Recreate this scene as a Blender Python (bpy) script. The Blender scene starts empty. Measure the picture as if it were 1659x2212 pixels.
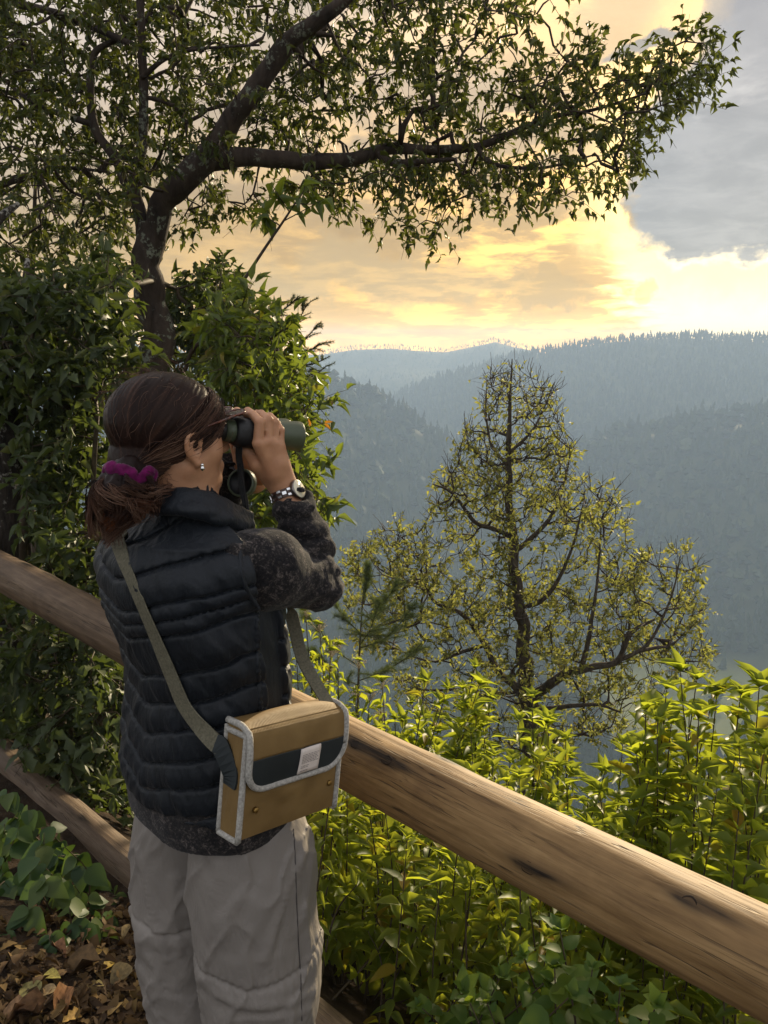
import bpy, bmesh, math, random
import numpy as np
from mathutils import Vector, Matrix

rng = np.random.default_rng(11)
random.seed(11)
SC = bpy.context.scene
COL = SC.collection
R = math.radians

# ------------------------------------------------------------------ camera
F = 1671.0                      # focal length in units of a 1659 x 2212 frame
CX, CY = 829.5, 1106.0
PITCH = R(12.5)
CAM = np.array([0.0, 0.0, 1.67])
SP, CP = math.sin(PITCH), math.cos(PITCH)
cam = bpy.data.cameras.new('camera')
cam.sensor_fit = 'VERTICAL'; cam.sensor_height = 24.0
cam.lens = 12.0 / (CY / F)
cam.clip_start = 0.02; cam.clip_end = 20000
camo = bpy.data.objects.new('camera', cam); COL.objects.link(camo)
camo.location = CAM; camo.rotation_euler = (R(90) - PITCH, 0, 0)
SC.camera = camo

def ray(x, y):
    u = (CY - y) / F
    return np.array([(x - CX) / F, CP + u * SP, -SP + u * CP])
def W(x, y, Y):                 # the point at world depth Y seen at (x, y)
    d = ray(x, y); return CAM + d * (Y / d[1])
def UV(x, y):                   # sky direction as (x/y, z/y)
    d = ray(x, y); return d[0] / d[1], d[2] / d[1]
def PX(p):                      # the inverse, for checks
    v = np.asarray(p) - CAM
    t = v[1] * CP - v[2] * SP; u = v[1] * SP + v[2] * CP
    return CX + F * v[0] / t, CY - F * u / t

# ------------------------------------------------------------------ render settings, world, sun
SC.view_settings.view_transform = 'Standard'
SC.view_settings.look = 'None'
SC.view_settings.exposure = 0.85
SC.view_settings.gamma = 1.0
try:
    cy_ = SC.cycles
    cy_.use_denoising = True
    cy_.max_bounces = 7; cy_.diffuse_bounces = 3; cy_.glossy_bounces = 2
    cy_.transmission_bounces = 4; cy_.transparent_max_bounces = 6; cy_.volume_bounces = 1
    cy_.sample_clamp_indirect = 6.0
except Exception:
    pass

SUN_AZ, SUN_EL = R(25.0), R(17.0)          # to the right of the view axis, above the horizon
SDIR = np.array([math.sin(SUN_AZ) * math.cos(SUN_EL), math.cos(SUN_AZ) * math.cos(SUN_EL), math.sin(SUN_EL)])
sun = bpy.data.lights.new('sun', 'SUN'); sun.energy = 5.0; sun.angle = R(4.0); sun.color = (1.0, 0.82, 0.54)
suno = bpy.data.objects.new('sun', sun); COL.objects.link(suno)
suno.rotation_euler = Vector(SDIR).to_track_quat('Z', 'Y').to_euler()
suno.location = (3, 6, 8)

class NT:
    """small node-tree writer"""
    def __init__(s, tree): s.t = tree
    def n(s, typ, ins=None, **kw):
        nd = s.t.nodes.new(typ)
        for k, v in kw.items(): setattr(nd, k, v)
        for k, v in (ins or {}).items(): s.set(nd, k, v)
        return nd
    def set(s, nd, k, v):
        sock = nd.inputs[k]
        if hasattr(v, 'is_linked') or isinstance(v, bpy.types.NodeSocket): s.t.links.new(v, sock)
        elif isinstance(v, bpy.types.Node): s.t.links.new(v.outputs[0], sock)
        else:
            if isinstance(v, (tuple, list)) and len(v) == 3 and sock.type == 'RGBA': v = (*v, 1)
            sock.default_value = v
    def m(s, op, a, b=0.0, c=None, clamp=False):
        nd = s.n('ShaderNodeMath', operation=op, use_clamp=clamp)
        s.set(nd, 0, a); s.set(nd, 1, b)
        if c is not None: s.set(nd, 2, c)
        return nd.outputs[0]
    def vm(s, op, a, b=None):
        nd = s.n('ShaderNodeVectorMath', operation=op)
        s.set(nd, 0, a)
        if b is not None: s.set(nd, 1, b)
        return nd.outputs['Value'] if op in ('DOT_PRODUCT', 'LENGTH', 'DISTANCE') else nd.outputs[0]
    def mix(s, f, a, b, blend='MIX'):
        nd = s.n('ShaderNodeMix', data_type='RGBA', blend_type=blend)
        s.set(nd, 0, f)
        for i, v in ((6, a), (7, b)):
            if isinstance(v, tuple): nd.inputs[i].default_value = (*v[:3], 1)
            else: s.t.links.new(v if not isinstance(v, bpy.types.Node) else v.outputs[0], nd.inputs[i])
        return nd.outputs[2]
    def sst(s, x, lo, hi):       # smoothstep
        nd = s.n('ShaderNodeMapRange', interpolation_type='SMOOTHSTEP')
        s.set(nd, 0, x); s.set(nd, 1, lo); s.set(nd, 2, hi)
        return nd.outputs[0]
    def noise(s, vec, scale, detail=4, rough=0.55, dist=0.0, out=0):
        nd = s.n('ShaderNodeTexNoise')
        if vec is not None: s.set(nd, 'Vector', vec)
        s.set(nd, 'Scale', scale); s.set(nd, 'Detail', detail); s.set(nd, 'Roughness', rough); s.set(nd, 'Distortion', dist)
        return nd.outputs[out]
    def ramp(s, f, stops):
        nd = s.n('ShaderNodeValToRGB'); s.set(nd, 0, f)
        el = nd.color_ramp.elements
        while len(el) < len(stops): el.new(0.5)
        for e, (p, c) in zip(el, stops):
            e.position = p; e.color = (*c, 1) if len(c) == 3 else c
        return nd.outputs[0]

def make_world():
    w = bpy.data.worlds.new('World'); SC.world = w; w.use_nodes = True
    t = w.node_tree; t.nodes.clear(); g = NT(t)
    out = g.n('ShaderNodeOutputWorld'); bg = g.n('ShaderNodeBackground')
    STR = 0.1
    bg.inputs[1].default_value = STR
    t.links.new(bg.outputs[0], out.inputs[0])
    sky = g.n('ShaderNodeTexSky', sky_type='NISHITA', sun_disc=False)
    sky.sun_elevation = SUN_EL; sky.sun_rotation = SUN_AZ
    sky.air_density = 1.2; sky.dust_density = 3.0; sky.altitude = 2500
    tc = g.n('ShaderNodeTexCoord'); d = tc.outputs['Generated']
    sep = g.n('ShaderNodeSeparateXYZ', {0: d}); dx, dy, dz = sep.outputs
    # cloud sheet coordinates: direction projected on a shallow dome
    zz = g.m('ADD', g.m('MAXIMUM', dz, 0.0), 0.16)
    q = g.n('ShaderNodeCombineXYZ', {0: g.m('DIVIDE', dx, zz), 1: g.m('DIVIDE', dy, zz), 2: 0.0}).outputs[0]
    n1 = g.noise(q, 1.55, 7, 0.58, 0.5)
    n2 = g.noise(g.vm('ADD', q, (7.3, 2.1, 0.0)), 4.3, 6, 0.6, 0.4)
    n3 = g.noise(g.vm('ADD', q, (-3.1, 9.7, 0.0)), 0.55, 3, 0.5, 0.2)
    sdot = g.m('MAXIMUM', g.vm('DOT_PRODUCT', d, tuple(ray(1575, 610) / np.linalg.norm(ray(1575, 610)))), 0.0)
    g1 = g.m('POWER', sdot, 90.0); g2 = g.m('POWER', sdot, 18.0); g3 = g.m('POWER', sdot, 5.0)
    # overcast base by elevation: warm near the horizon, lavender grey higher up
    el = g.sst(dz, -0.02, 0.42)
    base = g.ramp(el, [(0.0, (1.9, 0.98, 0.12)), (0.012, (1.15, 0.65, 0.11)), (0.04, (0.60, 0.37, 0.095)), (0.10, (0.40, 0.255, 0.080)), (0.30, (0.315, 0.22, 0.100)), (0.6, (0.34, 0.28, 0.215)), (1.0, (0.46, 0.42, 0.41))])
    cool = g.ramp(el, [(0.0, (0.42, 0.40, 0.37)), (1.0, (0.50, 0.50, 0.52))])
    base = g.mix(g.m('SUBTRACT', 1.0, g.sst(sdot, 0.05, 0.86)), base, cool)
    shade = g.m('ADD', 0.28, g.m('MULTIPLY', g.m('ADD', g.m('MULTIPLY', n1, 0.5), g.m('MULTIPLY', n2, 0.5)), 1.44))
    c = g.mix(1.0, base, g.n('ShaderNodeCombineXYZ', {0: shade, 1: shade, 2: shade}).outputs[0], 'MULTIPLY')
    # thin gaps where the pale blue sky of the Nishita model shows
    gap = g.m('MULTIPLY', g.sst(n1, 0.60, 0.72), g.sst(dz, 0.10, 0.30))
    skyc = g.mix(1.0, sky.outputs[0], (1, 1, 1), 'MULTIPLY')
    # sun-lit cloud edges
    lit = g.m('MULTIPLY', g.sst(g.m('ADD', g.m('MULTIPLY', n1, 0.6), g.m('MULTIPLY', n2, 0.4)), 0.47, 0.57), g.m('POWER', sdot, 13.0))
    ab = g.mix(1.0, c, g.mix(lit, (0, 0, 0), (0.88, 0.52, 0.09)), 'ADD')
    ab = g.mix(1.0, ab, g.mix(g.m('MULTIPLY', g.m('MULTIPLY', g3, g3), g.m('MULTIPLY', n1, 0.7)), (0, 0, 0), (0.44, 0.27, 0.06)), 'ADD')
    # the direction as (x/y, z/y), ragged by noise, for the big cloud bank to the right
    yy = g.m('MAXIMUM', dy, 0.05)
    nx = g.m('SUBTRACT', g.noise(d, 9.0, 6, 0.6, 0.0), 0.5); ny = g.m('SUBTRACT', g.noise(g.vm('ADD', d, (3.7, 1.1, 8.2)), 9.0, 6, 0.6), 0.5)
    u = g.m('ADD', g.m('DIVIDE', dx, yy), g.m('MULTIPLY', nx, 0.17))
    v = g.m('ADD', g.m('DIVIDE', dz, yy), g.m('MULTIPLY', ny, 0.17))
    def half(p0, p1):            # signed distance to the right of the line p0 -> p1 (in frame positions)
        a = np.array(UV(*p0)); b = np.array(UV(*p1)); e = (b - a) / np.linalg.norm(b - a); nrm = (e[1], -e[0])
        return g.m('ADD', g.m('MULTIPLY', g.m('SUBTRACT', u, float(a[0])), float(nrm[0])), g.m('MULTIPLY', g.m('SUBTRACT', v, float(a[1])), float(nrm[1])))
    front = g.m('GREATER_THAN', dy, 0.1)
    bank = g.m('MINIMUM', g.m('MINIMUM', half((1325, 440), (1480, 60)), half((1440, 585), (1325, 435))), half((1700, 548), (1400, 588)))
    bmask = g.m('MULTIPLY', g.sst(g.m('ADD', bank, g.m('MULTIPLY', g.m('SUBTRACT', n2, 0.5), 0.05)), -0.004, 0.024), front)
    rim = g.m('MULTIPLY', g.m('MULTIPLY', g.sst(bank, -0.075, -0.004), g.m('SUBTRACT', 1.0, g.sst(bank, 0.0, 0.012))), front)
    # bright gap under the bank where the sun stands behind thin cloud
    glow = g.m('MULTIPLY', g.sst(g.m('ADD', g1, g.m('MULTIPLY', g.m('SUBTRACT', n2, 0.5), 0.8)), 0.42, 0.78), 1.0)
    ab = g.mix(glow, ab, (1.7, 1.4, 0.85))
    ab = g.mix(g.m('MULTIPLY', rim, g.m('POWER', sdot, 22.0)), ab, (1.5, 1.15, 0.50))
    bankc = g.mix(g.sst(n2, 0.35, 0.7), (0.165, 0.175, 0.185), (0.235, 0.24, 0.245))
    bankc = g.mix(g.sst(v, 0.22, 0.62), bankc, (0.28, 0.255, 0.26))
    ab = g.mix(bmask, ab, bankc)
    def blob(x, y, rx, ry, ang, col, k):   # a small cloud
        nonlocal ab
        a, b = UV(x, y); ca, sa = math.cos(ang), math.sin(ang)
        du = g.m('SUBTRACT', u, a); dv = g.m('SUBTRACT', v, b)
        p = g.m('DIVIDE', g.m('ADD', g.m('MULTIPLY', du, ca), g.m('MULTIPLY', dv, sa)), rx / F)
        r_ = g.m('DIVIDE', g.m('SUBTRACT', g.m('MULTIPLY', dv, ca), g.m('MULTIPLY', du, sa)), ry / F)
        l = g.m('ADD', g.m('MULTIPLY', p, p), g.m('MULTIPLY', r_, r_))
        msk = g.m('MULTIPLY', g.m('SUBTRACT', 1.0, g.sst(l, 0.35, 1.3)), front)
        ab = g.mix(g.m('MULTIPLY', msk, k), ab, col)
    blob(1280, 60, 260, 110, 0.1, (0.80, 0.56, 0.24), 0.35)
    blob(1385, 92, 85, 22, 0.42, (0.23, 0.24, 0.28), 0.95)
    blob(1365, 620, 30, 42, 0.3, (0.42, 0.29, 0.10), 0.6)
    blob(1180, 640, 130, 26, -0.05, (0.36, 0.25, 0.10), 0.75)
    blob(820, 600, 330, 60, 0.0, (0.36, 0.275, 0.15), 0.6)
    ab = g.mix(g.m('MULTIPLY', g.sst(sdot, 0.45, 0.95), g.m('SUBTRACT', 1.0, bmask)), ab, g.mix(1.0, ab, (0.96, 0.86, 0.66), 'MULTIPLY'))
    ab = g.mix(1.0, ab, (1 / STR, 1 / STR, 1 / STR), 'MULTIPLY')
    fin = g.mix(g.m('ADD', 0.06, g.m('MULTIPLY', gap, 0.12)), ab, skyc)
    t.links.new(fin, bg.inputs[0])
make_world()

# ------------------------------------------------------------------ mesh helpers
def props(o, label=None, cat=None, group=None, kind=None):
    if label: o['label'] = label
    if cat: o['category'] = cat
    if group: o['group'] = group
    if kind: o['kind'] = kind
    return o
def empty(name, loc, label=None, cat=None, group=None):
    o = bpy.data.objects.new(name, None); COL.objects.link(o)
    o.empty_display_size = 0.1; o.location = loc
    return props(o, label, cat, group)
def link(name, me, parent=None):
    o = bpy.data.objects.new(name, me); COL.objects.link(o)
    if parent is not None:
        o.parent = parent
        b = np.array(parent_loc(parent)); o.location = -b
    return o
def parent_loc(p):
    l = Vector(p.location)
    while p.parent: p = p.parent; l = l + p.location
    return l

class MB:
    """collects faces; build() links them as one mesh in world coordinates"""
    def __init__(s): s.v = []; s.q = []; s.t = []; s.n = 0; s.a = []
    def add(s, v, quads=None, tris=None, attr=None):
        v = np.asarray(v, np.float32).reshape(-1, 3)
        if quads is not None and len(quads): s.q.append(np.asarray(quads, np.int64).reshape(-1, 4) + s.n)
        if tris is not None and len(tris): s.t.append(np.asarray(tris, np.int64).reshape(-1, 3) + s.n)
        s.v.append(v); s.n += len(v)
        s.a.append(np.broadcast_to(np.float32(0 if attr is None else attr), (len(v),)))
    def box(s, c, size, rot=None):
        k = np.array([[x, y, z] for x in (-.5, .5) for y in (-.5, .5) for z in (-.5, .5)]) * np.array(size)
        if rot is not None: k = k @ np.asarray(rot).T
        s.add(k + np.array(c), [[0, 1, 3, 2], [4, 6, 7, 5], [0, 4, 5, 1], [2, 3, 7, 6], [0, 2, 6, 4], [1, 5, 7, 3]])
    def tube(s, pts, rad, sides=8, cap=True, attr=None, twist=0.0, flat=1.0, up=None):
        pts = np.asarray(pts, float); m = len(pts); rad = np.broadcast_to(np.asarray(rad, float), (m,))
        tan = np.gradient(pts, axis=0); tan /= np.linalg.norm(tan, axis=1)[:, None] + 1e-12
        if up is None:
            up = np.array([0, 0, 1.0]) if abs(tan[0][2]) < 0.9 else np.array([1.0, 0, 0])
        fr = []; u = np.asarray(up, float)
        for k in range(m):
            u = u - tan[k] * (u @ tan[k]); u = u / (np.linalg.norm(u) + 1e-12); fr.append(u)
        U_ = np.array(fr); V_ = np.cross(tan, U_)
        a = np.arange(sides) / sides * 2 * math.pi + twist
        ring = pts[:, None] + rad[:, None, None] * (np.cos(a)[None, :, None] * U_[:, None] * flat + np.sin(a)[None, :, None] * V_[:, None])
        i = np.arange(m - 1)[:, None] * sides; j = np.arange(sides)[None]; j2 = (j + 1) % sides
        q = np.stack([i + j, i + j2, i + sides + j2, i + sides + j], -1).reshape(-1, 4)
        s.add(ring.reshape(-1, 3), q, attr=(None if attr is None else np.repeat(np.broadcast_to(attr, (m,)), sides)))
        if cap and sides > 2:
            for e, k in ((0, 0), (1, m - 1)):
                f = [(b, b + 1) if e else (b + 1, b) for b in range(1, sides - 1)]
                base = s.n - m * sides + k * sides
                s.t.append(np.array([[base, base + x, base + y] for x, y in f], np.int64))
    def build(s, name, mat, parent=None, smooth=True, attr=None):
        v = np.concatenate(s.v); q = np.concatenate(s.q) if s.q else np.zeros((0, 4), np.int64)
        t = np.concatenate(s.t) if s.t else np.zeros((0, 3), np.int64)
        me = mesh_np(name, v, q, t, smooth)
        if attr:
            at = me.attributes.new(attr, 'FLOAT', 'POINT'); at.data.foreach_set('value', np.concatenate(s.a).astype(np.float32))
        if mat: me.materials.append(mat)
        return link(name, me, parent)
def mesh_np(name, v, q=None, t=None, smooth=True):
    me = bpy.data.meshes.new(name)
    q = np.zeros((0, 4), np.int64) if q is None else np.asarray(q); t = np.zeros((0, 3), np.int64) if t is None else np.asarray(t)
    me.vertices.add(len(v)); me.vertices.foreach_set('co', np.asarray(v, np.float32).ravel())
    nl = len(q) * 4 + len(t) * 3
    me.loops.add(nl); me.loops.foreach_set('vertex_index', np.concatenate([q.ravel(), t.ravel()]).astype(np.int32))
    me.polygons.add(len(q) + len(t))
    st = np.concatenate([np.arange(len(q)) * 4, len(q) * 4 + np.arange(len(t)) * 3]).astype(np.int32)
    me.polygons.foreach_set('loop_start', st)
    me.polygons.foreach_set('use_smooth', np.full(len(q) + len(t), bool(smooth)))
    me.update(calc_edges=True); me.validate()
    return me

_lat = np.random.default_rng(3).random((32, 32, 32)).astype(np.float32)
def vnoise(P, scale=1.0):        # value noise, 0..1
    p = np.asarray(P, np.float32) * scale
    i = np.floor(p).astype(np.int64); f = p - i; f = f * f * (3 - 2 * f); i &= 31; j = (i + 1) & 31
    x0, y0, z0 = i[..., 0], i[..., 1], i[..., 2]; x1, y1, z1 = j[..., 0], j[..., 1], j[..., 2]
    fx, fy, fz = f[..., 0], f[..., 1], f[..., 2]
    a = _lat[x0, y0, z0] * (1 - fx) + _lat[x1, y0, z0] * fx; b = _lat[x0, y1, z0] * (1 - fx) + _lat[x1, y1, z0] * fx
    c = _lat[x0, y0, z1] * (1 - fx) + _lat[x1, y0, z1] * fx; d = _lat[x0, y1, z1] * (1 - fx) + _lat[x1, y1, z1] * fx
    return (a * (1 - fy) + b * fy) * (1 - fz) + (c * (1 - fy) + d * fy) * fz
def fbm(P, scale, oct=4):
    s = 0; a = 0.5; tot = 0
    for k in range(oct): s = s + a * vnoise(np.asarray(P) + 17.3 * k, scale); tot += a; a *= 0.5; scale *= 2.03
    return s / tot
def smooth_path(pts, n):
    """Catmull-Rom through the points"""
    p = np.asarray(pts, float); p = np.vstack([2 * p[0] - p[1], p, 2 * p[-1] - p[-2]])
    seg = len(p) - 3; ts = np.linspace(0, seg - 1e-6, n); i = ts.astype(int); f = (ts - i)[:, None]
    a, b, c, d = p[i], p[i + 1], p[i + 2], p[i + 3]
    return 0.5 * ((2 * b) + (c - a) * f + (2 * a - 5 * b + 4 * c - d) * f ** 2 + (3 * b - a - 3 * c + d) * f ** 3)
def norm(v):
    v = np.asarray(v, float); return v / (np.linalg.norm(v, axis=-1, keepdims=True) + 1e-12)

class Field:
    """signed-distance grid for organic shapes, meshed with surface nets"""
    def __init__(s, lo, hi, h):
        s.lo = np.array(lo, float); s.h = h
        s.n = np.ceil((np.array(hi) - s.lo) / h).astype(int) + 1
        s.d = np.full(s.n, 0.08, np.float32)
    def win(s, lo, hi):
        i0 = np.clip(np.floor((np.asarray(lo) - s.lo) / s.h).astype(int), 0, s.n - 1); i1 = np.clip(np.ceil((np.asarray(hi) - s.lo) / s.h).astype(int) + 1, 1, s.n)
        ax = [(s.lo[k] + s.h * np.arange(i0[k], i1[k])).astype(np.float32) for k in range(3)]
        return tuple(slice(a, b) for a, b in zip(i0, i1)), ax[0][:, None, None], ax[1][None, :, None], ax[2][None, None, :]
    def put(s, f, lo, hi, k=0.01, op='u'):
        pad = k + 0.03
        sl, X, Y, Z = s.win(np.asarray(lo) - pad, np.asarray(hi) + pad)
        if 0 in s.d[sl].shape: return
        v = f(X, Y, Z).astype(np.float32); a = s.d[sl]
        if op == 's': v = -v; h = np.clip(0.5 + 0.5 * (v - a) / k, 0, 1); s.d[sl] = a * (1 - h) + v * h + k * h * (1 - h)
        else: h = np.clip(0.5 + 0.5 * (a - v) / k, 0, 1); s.d[sl] = a * (1 - h) + v * h - k * h * (1 - h)
    def cone(s, a, b, ra, rb, k=0.01, op='u'):
        a = np.asarray(a, float); b = np.asarray(b, float); ba = b - a; L = ba @ ba + 1e-9
        def f(X, Y, Z):
            t = np.clip(((X - a[0]) * ba[0] + (Y - a[1]) * ba[1] + (Z - a[2]) * ba[2]) / L, 0, 1)
            return np.sqrt((X - a[0] - t * ba[0]) ** 2 + (Y - a[1] - t * ba[1]) ** 2 + (Z - a[2] - t * ba[2]) ** 2) - (ra + t * (rb - ra))
        m = max(ra, rb); s.put(f, np.minimum(a, b) - m, np.maximum(a, b) + m, k, op)
    def chain(s, pts, rad, k=0.01, op='u'):
        for i in range(len(pts) - 1): s.cone(pts[i], pts[i + 1], rad[i], rad[i + 1], k, op)
    def ell(s, c, r, M=None, k=0.01, op='u'):
        c = np.asarray(c, float); r = np.asarray(r, float); M = np.eye(3) if M is None else np.asarray(M)   # rows of M are the local axes
        def f(X, Y, Z):
            q = [(X - c[0]) * M[i, 0] + (Y - c[1]) * M[i, 1] + (Z - c[2]) * M[i, 2] for i in range(3)]
            k0 = np.sqrt(sum((q[i] / r[i]) ** 2 for i in range(3))); k1 = np.sqrt(sum((q[i] / r[i] ** 2) ** 2 for i in range(3))) + 1e-9
            return k0 * (k0 - 1) / k1
        m = r.max(); s.put(f, c - m, c + m, k, op)
    def loft(s, rings, ax, k=0.02, power=2.3):
        """rings: (z, x, y, half_side, half_front); ax = (side vector, front vector) in the ground plane"""
        A = np.array(sorted(rings), float); zz = A[:, 0]
        zf = np.linspace(zz[0], zz[-1], 160)
        cols = []
        for c in range(1, 5):
            y = np.interp(zf, zz, A[:, c]); ker = np.ones(9) / 9
            y = np.convolve(np.pad(y, 4, 'edge'), ker, 'valid'); cols.append(y)
        rt, fw = ax
        def f(X, Y, Z):
            cx, cyy, a, b = [np.interp(Z.ravel(), zf, c).reshape(Z.shape).astype(np.float32) for c in cols]
            p = (X - cx) * rt[0] + (Y - cyy) * rt[1]; q = (X - cx) * fw[0] + (Y - cyy) * fw[1]
            e = (np.abs(p / a) ** power + np.abs(q / b) ** power + 1e-9) ** (1 / power)
            d = (e - 1) * np.minimum(a, b)
            return np.maximum(d, np.maximum(zz[0] - Z, Z - zz[-1]))
        m = max(A[:, 3].max(), A[:, 4].max()) * 1.2
        s.put(f, [A[:, 1].min() - m, A[:, 2].min() - m, zz[0]], [A[:, 1].max() + m, A[:, 2].max() + m, zz[-1]], k)
    def displace(s, fn, band=0.03):
        idx = np.nonzero(np.abs(s.d) < band)
        P = np.stack([s.lo[i] + s.h * idx[i] for i in range(3)], -1)
        s.d[idx] -= fn(P).astype(np.float32)
    def sample(s, P):
        g = (np.asarray(P, float) - s.lo) / s.h; g = np.clip(g, 0, np.array(s.n) - 1.001); i = g.astype(int); f = g - i
        o = 0
        for a in (0, 1):
            for b in (0, 1):
                for c in (0, 1):
                    w = (f[..., 0] if a else 1 - f[..., 0]) * (f[..., 1] if b else 1 - f[..., 1]) * (f[..., 2] if c else 1 - f[..., 2])
                    o = o + w * s.d[i[..., 0] + a, i[..., 1] + b, i[..., 2] + c]
        return o
    def grad(s, P):
        e = s.h; P = np.asarray(P, float)
        return norm(np.stack([s.sample(P + e * np.eye(3)[k]) - s.sample(P - e * np.eye(3)[k]) for k in range(3)], -1))
    def hit(s, x, y, off=0.0, Y0=0.7, Y1=2.0):
        """first point on the surface (raised by off) along the sight line through (x, y)"""
        d = ray(x, y); ts = np.arange(Y0, Y1, 0.002) / d[1]
        P = CAM + ts[:, None] * d; v = s.sample(P) - off
        k = np.argmax(v < 0)
        return P[k] if v[k] < 0 else None
    def snap(s, P, off=0.0, it=6):
        P = np.array(P, float)
        for _ in range(it):
            P = P - (s.sample(P) - off)[..., None] * s.grad(P)
        return P
    def mesh(s):
        d = s.d; neg = d < 0
        cnt = np.zeros(np.array(d.shape) - 1, np.uint8)
        for a in (0, 1):
            for b in (0, 1):
                for c in (0, 1):
                    cnt += neg[a:d.shape[0] - 1 + a, b:d.shape[1] - 1 + b, c:d.shape[2] - 1 + c]
        I = np.argwhere((cnt > 0) & (cnt < 8))
        cid = np.full(cnt.shape, -1, np.int32); cid[I[:, 0], I[:, 1], I[:, 2]] = np.arange(len(I))
        cs = np.array([[a, b, c] for a in (0, 1) for b in (0, 1) for c in (0, 1)])
        val = np.stack([d[I[:, 0] + c[0], I[:, 1] + c[1], I[:, 2] + c[2]] for c in cs], 1)
        acc = np.zeros((len(I), 3)); num = np.zeros(len(I))
        for p in range(8):
            for q in range(p + 1, 8):
                if np.abs(cs[p] - cs[q]).sum() != 1: continue
                v0, v1 = val[:, p], val[:, q]; m = (v0 < 0) != (v1 < 0)
                t = np.where(m, v0 / np.where(m, v0 - v1, 1), 0)
                acc += np.where(m[:, None], cs[p] + t[:, None] * (cs[q] - cs[p]), 0); num += m
        V = s.lo + (I + acc / num[:, None]) * s.h
        Q = []
        for ax in range(3):
            b, c = (ax + 1) % 3, (ax + 2) % 3
            sh = [slice(None)] * 3; s0 = list(sh); s1 = list(sh); s0[ax] = slice(0, -1); s1[ax] = slice(1, None)
            E = np.argwhere(neg[tuple(s0)] != neg[tuple(s1)])
            E = E[(E[:, b] > 0) & (E[:, c] > 0) & (E[:, b] < d.shape[b] - 1) & (E[:, c] < d.shape[c] - 1)]
            eb = np.eye(3, dtype=int)[b]; ec = np.eye(3, dtype=int)[c]
            q = np.stack([cid[tuple((E - o).T)] for o in (0 * eb, eb, eb + ec, ec)], 1)
            inside = neg[tuple(E.T)]
            q[~inside] = q[~inside][:, ::-1]
            Q.append(q[(q >= 0).all(1)])
        return V, np.concatenate(Q)
    def build(s, name, mat, parent=None, clip=None):
        V, Q = s.mesh(); me = mesh_np(name, V, Q)
        me.materials.append(mat)
        return link(name, me, parent)

# ------------------------------------------------------------------ materials
def material(name):
    m = bpy.data.materials.new(name); m.use_nodes = True
    t = m.node_tree; t.nodes.clear(); g = NT(t)
    out = g.n('ShaderNodeOutputMaterial'); b = g.n('ShaderNodeBsdfPrincipled')
    t.links.new(b.outputs[0], out.inputs[0])
    return m, g, b, out
def coords(g): return g.n('ShaderNodeTexCoord').outputs['Object']
def bump(g, b, h, strength=0.3, dist=0.01):
    n = g.n('ShaderNodeBump', {'Height': h, 'Strength': strength, 'Distance': dist}); g.t.links.new(n.outputs[0], b.inputs['Normal'])
def plain(name, col, rough=0.6, spec=0.3, metal=0.0, nscale=None, namt=0.25, bs=0.0, bscale=200, sheen=0.0):
    m, g, b, o = material(name)
    c = coords(g)
    if nscale:
        f = g.noise(c, nscale, 4)
        lo = tuple(x * (1 - namt) for x in col); hi = tuple(min(1, x * (1 + namt)) for x in col)
        g.set(b, 'Base Color', g.ramp(f, [(0.3, lo), (0.7, hi)]))
    else: g.set(b, 'Base Color', col)
    b.inputs['Roughness'].default_value = rough; b.inputs['Specular IOR Level'].default_value = spec; b.inputs['Metallic'].default_value = metal
    if sheen: b.inputs['Sheen Weight'].default_value = sheen; b.inputs['Sheen Roughness'].default_value = 0.4
    if bs: bump(g, b, g.noise(c, bscale, 3), bs, 0.002)
    return m
def leaf_mat(name, cols, tr=(0.30, 0.42, 0.03), tw=0.45, rough=0.42, spec=0.5):
    """cols: stops over the per-leaf random value"""
    m, g, b, o = material(name)
    at = g.n('ShaderNodeAttribute', attribute_name='var'); oi = g.n('ShaderNodeObjectInfo')
    f = g.m('FRACT', g.m('ADD', at.outputs['Fac'], oi.outputs['Random']))
    c = g.ramp(f, cols)
    nz = g.noise(coords(g), 60.0, 2)
    c = g.mix(g.m('MULTIPLY', nz, 0.35), c, g.mix(1.0, c, (0.6, 0.62, 0.5), 'MULTIPLY'))
    g.set(b, 'Base Color', c); b.inputs['Roughness'].default_value = rough; b.inputs['Specular IOR Level'].default_value = spec
    tl = g.n('ShaderNodeBsdfTranslucent'); g.set(tl, 0, g.mix(0.6, c, tr))
    mx = g.n('ShaderNodeMixShader', {0: tw}); g.t.links.new(b.outputs[0], mx.inputs[1]); g.t.links.new(tl.outputs[0], mx.inputs[2])
    g.t.links.new(mx.outputs[0], o.inputs[0])
    return m
def bark(name, dark, light, lichen=None, scale=14.0):
    m, g, b, o = material(name); c = coords(g)
    mp = g.n('ShaderNodeMapping', {0: c}); mp.inputs['Scale'].default_value = (1, 1, 0.35)
    f = g.noise(mp.outputs[0], scale, 6, 0.62, 0.6)
    col = g.ramp(f, [(0.3, dark), (0.72, light)])
    if lichen:
        l = g.m('MULTIPLY', g.sst(g.noise(c, 9.0, 5, 0.65), 0.55, 0.62), g.sst(g.noise(c, 60.0, 3), 0.42, 0.55))
        col = g.mix(l, col, lichen)
    g.set(b, 'Base Color', col); b.inputs['Roughness'].default_value = 0.88; b.inputs['Specular IOR Level'].default_value = 0.2
    bump(g, b, f, 0.8, 0.02)
    return m

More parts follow.
